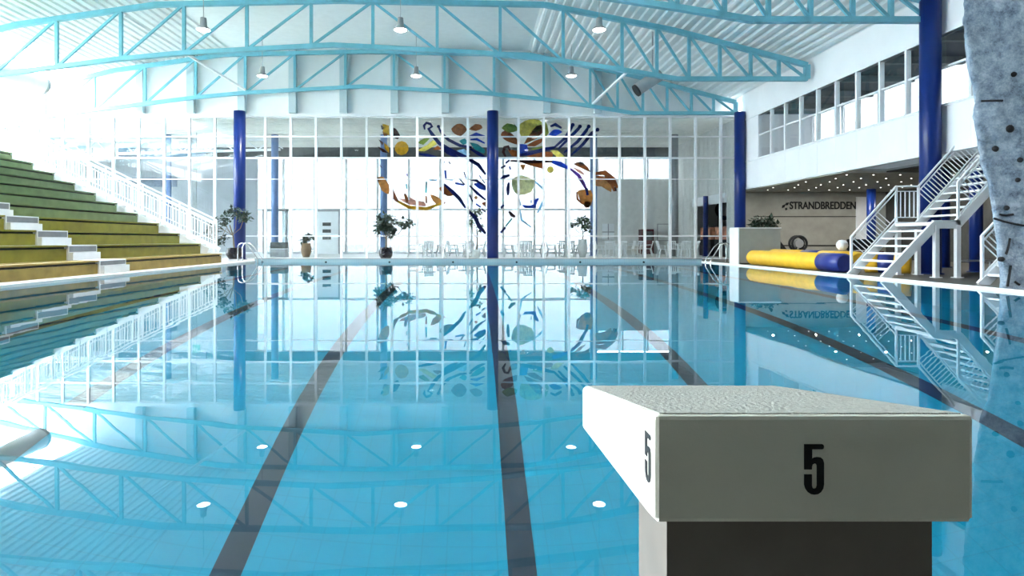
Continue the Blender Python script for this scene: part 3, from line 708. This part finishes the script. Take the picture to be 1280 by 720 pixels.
for a, b in (((13.1, 26, 0.02), (13.15, 26, 1.15)), ((13.1, 26, 1.1), (13.9, 26, 0.1)), ((13.25, 26.2, 0.9), (13.95, 26.2, 0.05)), ((13.1, 26, 0.5), (13.6, 26.2, 0.5))):
    MB().bar(a, b, 0.07, 0.09).build('frame_bar', 'black', t)
# dark clutter in the recess
t = thing('training_bench', 'dark bench with red pads in the shade under the staircase', 'bench', (14.3, 22, 0))
B(13.7, 14.9, 21.7, 22.3, 0.42, 0.52).build('seat', 'red', t); B(13.75, 14.85, 21.98, 22.02, 0.55, 0.95).build('backrest', 'black', t)
for x in (13.8, 14.8):
    for y in (21.75, 22.25): B(x-0.03, x+0.03, y-0.03, y+0.03, 0, 0.42).build('leg', 'black', t)
    B(x-0.02, x+0.02, 21.98, 22.02, 0.5, 0.6).build('back_post', 'black', t)
t = thing('fence_rail', 'low grey rail on the deck behind the staircase legs', 'railing', (15, 16.6, 0))
MB().tube([(13.3, 16.5, 0.35), (15.2, 16.5, 0.35)], 0.025, 8).build('rail', 'grey', t)
for x in (13.3, 14.25, 15.2): MB().tube([(x, 16.5, 0), (x, 16.5, 0.35)], 0.025, 8).build('post', 'grey', t)

# ---------------------------------------------------------------- pool ladders
def ladder(x, y, s, label):
    """s = +1: water lies towards +X"""
    t = thing('pool_ladder', label, 'ladder', (x, y, 0))
    for dy in (-0.26, 0.26):
        pts = [(x-s*0.45, y+dy, 0.0), (x-s*0.45, y+dy, 0.60), (x-s*0.40, y+dy, 0.74), (x-s*0.28, y+dy, 0.80), (x-s*0.12, y+dy, 0.77), (x+s*0.05, y+dy, 0.62), (x+s*0.38, y+dy, 0.12), (x+s*0.40, y+dy, -0.10), (x+s*0.22, y+dy, -0.5), (x+s*0.15, y+dy, -1.2)]
        MB().tube(pts, 0.024, 8).build('side_rail', 'chrome', t)
    for z in (-0.4, -0.7, -1.0): B(min(x+s*0.1, x+s*0.24), max(x+s*0.1, x+s*0.24), y-0.25, y+0.25, z, z+0.03).build('rung', 'chrome', t)
ladder(PX0, 25.5, 1, 'chrome pool ladder in the corner below the bleacher column')
ladder(PX1, 24.3, -1, 'chrome pool ladder in front of the grey cabinet')

# ---------------------------------------------------------------- plants
def leaf_cloud(mb, c, r, n_, size, seed, flat=1.0):
    rn = random.Random(seed)
    for _ in range(n_):
        while True:
            p = Vector((rn.uniform(-1, 1), rn.uniform(-1, 1), rn.uniform(-1, 1)))
            if 0.25 < p.length < 1: break
        p = Vector((c[0]+p.x*r[0], c[1]+p.y*r[1], c[2]+p.z*r[2]))
        d = Vector((rn.uniform(-1, 1), rn.uniform(-1, 1), rn.uniform(-.8, .4))).normalized(); s = size*rn.uniform(0.7, 1.3)
        side = d.cross(Vector((rn.uniform(-.3, .3), rn.uniform(-.3, .3), 1))).normalized()*s*0.3
        mid = p+d*s*0.5-Vector((0, 0, 0.03))
        mb.add([p, mid+side, p+d*s, mid-side], [(0, 1, 2), (0, 2, 3)])
def pot_plant(x, y, label, pot_r, pot_h, clumps, trunk_h, base=None, leaf='leaf', seed=1, potm='pot', size=0.22, lean=0.0):
    t = thing('potted_tree', label, 'plant', (x, y, 0))
    z0 = 0.0
    if base: B(x-base, x+base, y-base, y+base, 0, 0.08).build('stand', 'white', t); z0 = 0.08
    MB().lathe([(0, 0), (pot_r*0.6, 0), (pot_r*0.95, pot_h*0.35), (pot_r, pot_h*0.6), (pot_r*0.85, pot_h*0.92), (pot_r*0.9, pot_h), (pot_r*0.78, pot_h), (pot_r*0.7, pot_h*0.9), (0, pot_h*0.9)], 20, (x, y, z0)).build('pot', potm, t)
    tr = MB().tube([(x, y, z0+pot_h*0.85), (x+0.03+lean*0.4, y, z0+pot_h+trunk_h*0.5), (x+lean, y, z0+pot_h+trunk_h)], 0.03, 8, radii=[0.04, 0.032, 0.025])
    for (dx, dy, dz, *_r) in clumps:
        tr.tube([(x+lean*0.5, y, z0+pot_h+trunk_h*0.55), (x+dx*0.6, y+dy*0.6, z0+pot_h+trunk_h*0.8+0.05), (x+dx, y+dy, dz)], 0.014, 6)
    tr.build('trunk', 'bark', t)
    mb = MB()
    for k, (dx, dy, dz, rx, rz, nn) in enumerate(clumps): leaf_cloud(mb, (x+dx, y+dy, dz), (rx, rx, rz), nn, size, seed+k)
    tag(mb.build('foliage', leaf, t), kind='stuff')
    return t
pot_plant(-3.98, 27.7, 'bushy small tree in a round black pot in front of the glass', 0.32, 0.58,
          [(0.0, 0, 1.78, 0.52, 0.42, 260), (-0.25, 0.1, 1.5, 0.3, 0.25, 90), (0.25, -0.05, 1.35, 0.28, 0.25, 90), (0.95, 0.1, 1.72, 0.42, 0.25, 80)], 0.7, leaf='leafdark', seed=11)
pot_plant(-10.5, 26.5, 'tall thin leaning plant in a black pot beside the bleacher column', 0.36, 0.5,
          [(0.1, 0, 2.15, 0.45, 0.22, 90), (0.45, 0, 1.95, 0.3, 0.2, 60), (-0.5, 0, 1.75, 0.3, 0.3, 60), (-0.95, -0.1, 1.35, 0.3, 0.35, 70), (-0.55, -0.1, 0.95, 0.3, 0.25, 50)], 1.0, base=0.3, leaf='leafdark', seed=31, lean=-0.2)
pot_plant(0.25, 31.4, 'slim plant behind the glass, left of the dark centre column', 0.22, 0.42, [(0.0, 0, 2.3, 0.28, 0.3, 60), (-0.35, 0, 1.85, 0.28, 0.25, 50), (0.2, 0, 1.6, 0.2, 0.2, 30)], 1.1, seed=51, potm='plastic')
pot_plant(6.0, 32.6, 'leafy plant in a tall white pot left of the glare-paled blue column by the mural', 0.26, 0.95, [(0.0, 0, 1.95, 0.42, 0.28, 130), (0.25, 0, 1.65, 0.3, 0.22, 70), (-0.5, 0, 1.8, 0.25, 0.2, 40)], 0.5, seed=71, potm='plastic')
pot_plant(12.6, 26.0, 'dark leafy plant behind the grey cabinet', 0.3, 0.5, [(0.0, 0, 1.75, 0.5, 0.25, 160), (0.4, 0, 1.6, 0.3, 0.2, 60), (-0.3, 0, 1.55, 0.3, 0.2, 60)], 0.8, leaf='leafdark', seed=91)
pot_plant(-8.9, 32.2, 'small dark plant in a brown wooden tub behind the glass', 0.28, 0.75, [(0.1, 0, 1.1, 0.3, 0.2, 60), (-0.1, 0, 0.95, 0.25, 0.15, 40)], 0.2, leaf='leafdark', seed=95, potm='brown')

# ---------------------------------------------------------------- café furniture
def make_table():
    t = thing('cafe_table', 'x', 'table', (0, 0, 0))
    MB().lathe([(0, 0.70), (0.48, 0.70), (0.5, 0.715), (0.48, 0.73), (0, 0.73)], 24).build('tabletop', 'plastic', t)
    MB().lathe([(0, 0.03), (0.045, 0.03), (0.045, 0.70), (0, 0.70)], 12).build('pedestal', 'plastic', t)
    for k in range(4):
        a = math.pi/4+k*math.pi/2
        MB().bar((0, 0, 0.06), (0.32*math.cos(a), 0.32*math.sin(a), 0.02), 0.06, 0.04).build('foot', 'plastic', t)
    return t
def make_chair():
    t = thing('garden_chair', 'x', 'chair', (0, 0, 0))
    B(-0.24, 0.24, -0.22, 0.24, 0.41, 0.445).build('seat', 'plastic', t, bevel=0.01)
    br = MB().box(-0.24, 0.24, -0.34, -0.30, 0.80, 0.87)
    for k in range(5):
        x = -0.2+0.1*k; br.bar((x, -0.21, 0.43), (x, -0.32, 0.82), 0.055, 0.02, up=(0, 1, 0))
    br.build('backrest', 'plastic', t)
    for sx in (-1, 1):
        MB().bar((sx*0.21, 0.19, 0.42), (sx*0.25, 0.25, 0), 0.05, 0.05).build('leg', 'plastic', t)
        MB().bar((sx*0.21, -0.19, 0.42), (sx*0.25, -0.29, 0), 0.05, 0.05).build('leg', 'plastic', t)
        MB().bar((sx*0.26, 0.2, 0.63), (sx*0.25, -0.27, 0.65), 0.05, 0.03).bar((sx*0.26, 0.17, 0.63), (sx*0.24, 0.17, 0.43), 0.04, 0.04).build('armrest', 'plastic', t)
    return t
T0, C0 = make_table(), make_chair(); used = [False, False]
ORD = ['first', 'second', 'third', 'fourth', 'fifth', 'sixth', 'seventh', 'eighth']
tabs = [(-2.4, 32.0), (-0.3, 33.6), (2.75, 32.2), (5.2, 33.4), (7.6, 32.0), (9.1, 33.8), (10.9, 31.8)]
for i, (x, y) in enumerate(tabs):
    t = T0 if not used[0] else copy_tree(T0); used[0] = True
    t.location = (x, y, 0); t['group'] = 'white tables behind the glass'
    t['label'] = 'round white plastic table behind the glass, %s from the black potted tree' % ORD[i]
    for k, (ang, side) in enumerate(((95, 'nearest the pool'), (5, 'on its bleacher side'), (185, 'on its gallery side'), (275, 'farthest from the pool'))):
        if k == 3 and i in (1, 5): continue
        a = math.radians(ang+random.uniform(-14, 14)); 
        dx, dy = {0: (0.1, -0.72), 1: (-0.75, 0.05), 2: (0.75, -0.05), 3: (0.0, 0.75)}[k]
        c = C0 if not used[1] else copy_tree(C0); used[1] = True
        c.location = (x+dx, y+dy, 0)
        c.rotation_euler = (0, 0, math.atan2(-dy, -dx)-math.pi/2+random.uniform(-0.2, 0.2))
        c['group'] = 'white garden chairs behind the glass'
        c['label'] = 'white plastic chair %s at the %s white table from the potted tree' % (side, ORD[i])
# door, signs, counters behind the glass
d1 = thing('door_1', 'white door with a grey frame and three small dark signs behind the glass', 'door', (-9.6, 39.6, 0), kind='structure')
B(-10.4, -10.25, 39.5, 39.7, 0, 2.95).build('door_frame', 'grey', d1); B(-8.8, -8.65, 39.5, 39.7, 0, 2.95).build('door_frame', 'grey', d1); B(-10.4, -8.65, 39.5, 39.7, 2.8, 2.95).build('door_frame', 'grey', d1)
dlf = B(-10.25, -8.8, 39.56, 39.62, 0, 2.8).build('door_leaf', 'white', d1)
for z in (1.85, 1.4, 0.95): B(-9.85, -9.3, 39.54, 39.56, z, z+0.22).build('door_sign', 'beam', dlf)
d2 = thing('door_2', 'grey framed glass door left of the door with signs', 'door', (-13, 39.6, 0), kind='structure')
B(-13.8, -13.65, 39.5, 39.7, 0, 2.95).build('door_frame', 'grey', d2); B(-12.3, -12.15, 39.5, 39.7, 0, 2.95).build('door_frame', 'grey', d2); B(-13.8, -12.15, 39.5, 39.7, 2.8, 2.95).build('door_frame', 'grey', d2)
B(-13.65, -12.3, 39.59, 39.61, 0, 2.8).build('pane', 'pane', d2)
t = thing('display_counter', 'low counter with a dark top shelf behind the glass near the ladder', 'counter', (-10.4, 32.4, 0))
B(-10.8, -10.0, 32.1, 32.7, 0, 0.42).build('base', 'grey', t); B(-10.8, -10.0, 32.1, 32.7, 0.47, 0.80).build('display_case', 'beam', t); B(-10.78, -10.02, 32.12, 32.68, 0.42, 0.47).build('shelf', 'white', t)
t = thing('vending_machine', 'dark red vending machine against the grey wall behind the glass', 'vending machine', (11.45, 39.4, 0))
B(11.05, 11.85, 39.1, 39.8, 0.05, 1.62).build('body', 'red', t); B(11.12, 11.78, 39.08, 39.1, 0.9, 1.5).build('front_panel', 'beam', t); B(11.1, 11.8, 39.15, 39.75, 0, 0.05).build('plinth', 'black', t)
t = thing('notice_board', 'grey framed notice board on the back wall beside the vending machine', 'board', (12.8, 39.85, 1.5))
B(12.35, 13.2, 39.86, 39.9, 0.9, 1.95).build('board', 'cafewall', t)
for a in ((12.3, 12.35, 0.85, 2.0), (13.2, 13.25, 0.85, 2.0), (12.35, 13.2, 1.95, 2.0), (12.35, 13.2, 0.85, 0.9)): B(a[0], a[1], 39.85, 39.9, a[2], a[3]).build('frame', 'grey', t)
t = thing('cross_window', 'small white window with a cross bar in the grey wall behind the glass', 'window', (9.05, 39.85, 1.4))
B(8.65, 9.45, 39.86, 39.9, 0.95, 2.0).build('pane', 'white', t); B(9.02, 9.08, 39.83, 39.86, 0.95, 2.0).build('frame_bar', 'grey', t); B(8.65, 9.45, 39.83, 39.86, 1.42, 1.48).build('frame_bar', 'grey', t)
t = thing('exit_sign', 'small green hanging sign behind the glass left of the bleacher column', 'sign', (-15.7, 34.2, 5.1))
B(-15.9, -15.5, 34.18, 34.22, 4.95, 5.45).build('sign_plate', 'signgreen', t); MB().tube([(-15.7, 34.2, 5.45), (-15.7, 34.2, 7.1)], 0.02, 6).build('hanger', 'grey', t)
# white truss in the café hall
t = thing('white_roof_truss', 'white roof truss behind the glass above the bleacher railing', 'truss', (-18, 36, 6.4))
MB().bar((-25, 36, 6.0), (-11.5, 36, 6.35), 0.12, 0.14).build('bottom_chord', 'white', t); MB().bar((-25, 36, 6.85), (-11.5, 36, 6.95), 0.12, 0.14).build('top_chord', 'white', t)
for k in range(9):
    x = -24.8+1.5*k; MB().bar((x, 36, 6.05+0.026*(x+25)), (x+0.75, 36, 6.9), 0.06, 0.07).build('diagonal', 'white', t); MB().bar((x+0.75, 36, 6.9), (x+1.45, 36, 6.08+0.026*(x+25)), 0.06, 0.07).build('diagonal', 'white', t)
# opening in the ribbed wall: side room
struct('wall_side_room', B(16.5, 16.7, GY+0.2, CY, 0, 3.4), 'cafewall', 'grey wall of the side room seen through the opening in the ribbed wall', 'wall')
struct('wall_side_room_end', B(13.6, 16.5, CY-0.1, CY, 0, 3.4), 'wall', 'pale end wall of the side room behind the ribbed wall', 'wall')
struct('ceiling_side_room', B(13.6, 16.7, GY+0.2, CY, 3.4, 3.5), 'white', 'low white ceiling of the side room behind the ribbed wall', 'ceiling')
t = thing('fitness_wheel', 'black ring shaped sculpture in the side room behind the ribbed wall', 'ornament', (15.6, 36.5, 0))
ring((15.4, 36.5, 2.75), 0.5, 0.12).build('ring', 'black', t); MB().tube([(15.0, 36.5, 0), (15.0, 36.5, 2.4)], 0.07, 8).build('post', 'black', t)
for k, (y, w) in enumerate(((35.3, 'nearer the back wall'), (33.1, 'nearer the glass'))):
    t = thing('snack_shelf', 'dark shelf of colourful packets in the ribbed wall opening, ' + w, 'shelf', (14.0, y, 0))
    B(13.7, 14.2, y-0.8, y+0.8, 0, 0.95).build('base', 'black', t); B(13.72, 14.18, y-0.75, y+0.75, 0.95, 1.65).build('packets', 'poster', t)

# ---------------------------------------------------------------- stained glass mural on the glazing
MY = GY+0.066
mural = thing('glass_mural', 'stained glass mural of brown petals and blue strokes on the glass wall', 'mural', (1.0, MY, 4))
G = {k: stained('glass_'+k, c) for k, c in dict(brown=(0.36, 0.11, 0.03), dark=(0.06, 0.02, 0.02), gold=(0.62, 0.36, 0.03), navy=(0.012, 0.02, 0.14), blue=(0.02, 0.07, 0.50), teal=(0.04, 0.34, 0.38),
     green=(0.28, 0.36, 0.06), yellow=(0.72, 0.62, 0.14), orange=(0.62, 0.28, 0.08), pink=(0.75, 0.42, 0.32), purple=(0.16, 0.06, 0.36), pale=(0.75, 0.72, 0.45), sky=(0.35, 0.60, 0.80)).items()}
mx = lambda px: (px-590)*MY/750
mz = lambda py: CAM_Z+(300-py)*MY/750
def petal(col, *pts):
    P_ = [(mx(a), mz(b)) for a, b in pts]
    c = [sum(p[0] for p in P_)/len(P_), sum(p[1] for p in P_)/len(P_)]
    # round the outline a little
    Q = []
    for i in range(len(P_)):
        a, b = P_[i], P_[(i+1) % len(P_)]
        m_ = ((a[0]+b[0])/2, (a[1]+b[1])/2); Q += [a, (m_[0]+(m_[0]-c[0])*0.09, m_[1]+(m_[1]-c[1])*0.09)]
    MB().prism(Q, lambda a, b, s: (a, MY+0.018+s, b), 0.014).build('petal', G[col], mural)
def stroke(col, w, *pts):
    P_ = [Vector((mx(a), mz(b))) for a, b in pts]
    w = w*1.45*MY/750/2
    L, R = [], []
    for i, p in enumerate(P_):
        d = (P_[min(i+1, len(P_)-1)]-P_[max(i-1, 0)]).normalized(); nn = Vector((-d.y, d.x))
        k = 0.55 if i in (0, len(P_)-1) else 1.0
        L.append(p+nn*w*k); R.append(p-nn*w*k)
    mb = MB(); n_ = len(P_)
    vs = [(p.x, MY+s, p.y) for s in (0.0, 0.014) for p in L+R]
    fs = []
    for i in range(n_-1):
        fs += [(i, i+1, n_+i+1, n_+i), (2*n_+i, 3*n_+i, 3*n_+i+1, 2*n_+i+1), (i, 2*n_+i, 2*n_+i+1, i+1), (n_+i, n_+i+1, 3*n_+i+1, 3*n_+i)]
    fs += [(0, n_, 3*n_, 2*n_), (n_-1, 3*n_-1, 4*n_-1, 2*n_-1)]
    mb.add(vs, fs).build('stroke', G[col], mural)
def disc(col, x, y, r, n_=10):
    petal(col, *[(x+r*math.cos(2*math.pi*k/n_), y+r*math.sin(2*math.pi*k/n_)) for k in range(n_)])
# upper left
petal('gold', (478, 155), (486, 157), (486.5, 169), (479, 166)); petal('dark', (476, 156), (481, 160), (477, 162)); petal('brown', (478, 164), (486, 168), (480, 170))
petal('dark', (491, 160), (495, 161), (500, 169), (497, 174), (491.5, 171)); petal('dark', (473, 174), (479, 178), (478, 182)); petal('gold', (480, 178), (486, 184), (486, 191), (481, 186)); petal('dark', (472, 183), (479, 186), (485, 191), (478, 190))
disc('gold', 502, 185, 8.5); petal('green', (522, 178), (530, 173), (537, 173), (529, 181)); petal('yellow', (522, 188), (534, 181), (541, 175), (546, 180), (531, 189)); petal('brown', (541, 187), (547, 182), (553, 187))
for k in range(3): pass
stroke('navy', 2.2, (531, 162), (530, 157), (533, 153.5), (538, 155), (540, 158), (536, 161)); stroke('navy', 3.2, (535, 160), (541, 169), (549, 179), (562, 187), (583, 197), (598, 206), (607, 218))
disc('navy', 548, 158, 2); stroke('navy', 2.6, (548.5, 160), (553, 168), (561, 175), (575, 182), (590, 184)); stroke('navy', 2.6, (522, 192), (534, 194), (546, 196.5)); stroke('navy', 4, (551, 184), (560, 190), (572, 197))
petal('brown', (564, 161), (571, 155), (578, 155), (584, 162), (576, 170), (568, 167)); petal('brown', (586, 161.5), (594, 155), (601, 156), (603, 160), (595, 163.5))
stroke('blue', 3.5, (587, 171), (595, 168), (606, 171)); stroke('blue', 2.2, (588, 174.5), (596, 174), (606, 179)); petal('teal', (574, 176), (581, 173), (585, 178), (579, 181)); petal('teal', (587, 178), (597, 180), (606, 187), (605, 192), (594, 187)); stroke('navy', 3, (588, 186), (598, 192), (607, 197))
petal('sky', (566, 190), (580, 186), (588, 193), (578, 196))
# lower left
petal('dark', (472, 204), (477, 208), (478, 211)); petal('orange', (471, 222), (479, 221), (486, 231), (486, 243), (477, 238)); petal('dark', (471, 222), (475, 221), (473, 229)); stroke('brown', 4, (490, 237), (492, 245), (497, 252))
stroke('gold', 3, (496, 251), (511, 259), (533, 261), (553, 254)); petal('pink', (498, 248), (512, 256), (532, 258), (530, 252), (512, 250)); stroke('brown', 3, (506, 242), (508, 248), (509, 253)); petal('pink', (511, 246), (519, 250), (514, 254)); stroke('brown', 2.5, (532.5, 245), (533, 254))
petal('orange', (538, 243), (547, 246), (553, 252), (548, 257), (541, 251)); petal('brown', (549, 235), (556, 232), (563, 238), (567, 244), (559, 245), (552, 240)); petal('brown', (553, 254), (557, 252), (556, 255))
stroke('navy', 3.2, (555, 230), (566, 240), (574, 248), (582, 260)); stroke('navy', 3.6, (584, 262), (594, 272), (599, 283), (607, 292)); stroke('blue', 3, (556.5, 213), (557.5, 224)); stroke('blue', 2, (557, 224), (566, 225)); stroke('sky', 2.5, (537, 225), (546, 225)); stroke('blue', 3, (569, 229), (580, 231))
stroke('teal', 2.5, (533, 227), (532.5, 241)); stroke('teal', 2, (508, 230), (508.5, 236)); petal('blue', (592, 230), (598, 228), (607, 233), (607, 238), (599, 236)); stroke('navy', 2.2, (586, 224), (596, 226), (607, 233)); stroke('navy', 2.5, (587, 232), (596, 241), (607, 250)); stroke('navy', 2, (574, 223), (581, 231)); stroke('navy', 1.8, (580, 215), (583, 224))
stroke('navy', 2.5, (586, 242), (591, 252)); stroke('blue', 2.5, (595, 255), (601, 259)); stroke('navy', 2.5, (602, 261), (607, 265)); petal('brown', (602, 254), (607, 252), (607, 259)); stroke('navy', 2.2, (601, 210), (607, 218)); stroke('navy', 1.6, (599, 219), (606, 229)); stroke('navy', 2, (586, 197), (595, 204)); disc('orange', 595, 247, 2)
stroke('navy', 1.8, (553, 201), (556, 203)); stroke('navy', 1.8, (561, 202), (563, 205)); stroke('purple', 1.8, (508, 217), (509.5, 220))
# upper right
petal('green', (627, 160), (634, 154), (645, 157), (647, 163), (636, 166)); petal('dark', (642, 153), (644, 158), (646, 160)); petal('yellow', (648, 158), (656, 151), (668, 149), (677, 152), (676, 163), (664, 168), (652, 171)); petal('green', (680, 150), (684, 156), (686, 166), (681, 172))
petal('brown', (626, 168), (631, 163), (640, 167), (648, 176), (649, 181), (638, 178), (630, 174)); petal('brown', (655, 180), (662, 168), (670, 158), (677, 156), (678, 166), (667, 174)); petal('orange', (661, 178), (669, 169), (676, 163), (672, 172)); petal('brown', (658, 182), (668, 176), (678, 173), (677, 178), (668, 183))
petal('blue', (649, 180), (659, 181), (660, 191), (650, 192)); stroke('navy', 3.4, (650, 194), (664, 191), (680, 187), (693, 184)); stroke('dark', 2.5, (632, 196), (629, 190), (631, 184), (635, 183), (638, 188)); petal('brown', (635, 187), (645, 188), (651, 196), (640, 195)); petal('brown', (658, 195), (676, 190), (690, 190), (690, 197), (666, 197))
petal('green', (663, 186), (672, 184), (681, 182), (673, 189)); petal('yellow', (688, 188), (697, 188), (706, 196), (696, 196)); stroke('navy', 3, (688, 158), (694, 155.5), (702, 160)); petal('blue', (686, 168), (692, 162), (699, 162), (703, 165), (694, 170))
for d0, s0 in (((716, 156), ((714, 160), (707, 172), (692, 185))), ((725, 158), ((723, 161), (713, 171), (698, 186))), ((736, 158), ((733, 163), (722, 177), (705, 191))), ((747, 162), ((740, 166), (729, 180), (714, 194)))):
    disc('navy', d0[0], d0[1], 2.4); stroke('navy', 2.8, d0, *s0)
# lower right
stroke('dark', 2.6, (638, 201), (665, 202), (690, 202)); stroke('blue', 4.5, (690, 202), (700, 205), (710, 210)); petal('brown', (652, 203), (678, 203), (679, 211), (664, 207)); petal('orange', (650, 206), (657, 206), (654, 213)); disc('yellow', 688, 212, 4)
stroke('purple', 3, (713, 211), (723, 219), (729, 229), (733, 237)); petal('brown', (717, 205), (726, 202), (734, 208), (738, 215), (729, 211)); petal('pink', (716, 209), (726, 213), (732, 219), (724, 216)); petal('dark', (722, 203), (729, 203), (731, 207), (725, 207))
petal('orange', (722, 240), (727, 237), (739, 238), (741, 249), (736, 260), (727, 254)); petal('brown', (731, 252), (737, 251), (738, 257), (733, 260), (730, 257)); stroke('navy', 4, (733, 235), (734.5, 244)); stroke('brown', 2, (721, 240), (722, 249), (728, 255))
stroke('brown', 4.5, (744, 217), (756, 216), (766, 224), (771.5, 235)); stroke('brown', 3, (745, 221), (757, 222), (765, 230), (768, 239)); petal('orange', (744, 223), (756, 223), (764, 230), (764, 240), (752, 233), (744, 232)); stroke('dark', 4, (769, 234), (769.5, 239))
petal('blue', (653, 256), (662, 257), (669, 255), (670, 260), (656, 260)); stroke('blue', 3, (668, 259), (670, 251), (673, 248)); stroke('sky', 2, (649, 249), (651, 257)); stroke('navy', 1.6, (664, 250), (664, 254))
stroke('navy', 3, (626, 210), (632, 207)); stroke('navy', 3, (632, 204), (637, 200)); stroke('blue', 2.4, (637, 208), (638, 212)); stroke('navy', 3.2, (626, 224), (630, 221), (637, 219)); stroke('navy', 3, (636, 228), (635, 236), (635, 244)); stroke('navy', 3.6, (626, 260), (630, 256)); stroke('dark', 3.2, (636, 264), (640, 269), (644, 271))
stroke('navy', 3.4, (626, 291), (632, 284)); stroke('teal', 2.4, (632, 283), (640, 273)); stroke('sky', 2, (669, 227), (679, 236), (681, 244)); stroke('sky', 2, (681, 246), (676, 258), (672, 266)); petal('pale', (640, 224), (652, 219), (668, 226), (664, 240), (648, 244), (641, 236)); stroke('sky', 1.8, (650, 262), (652, 275), (664, 284))
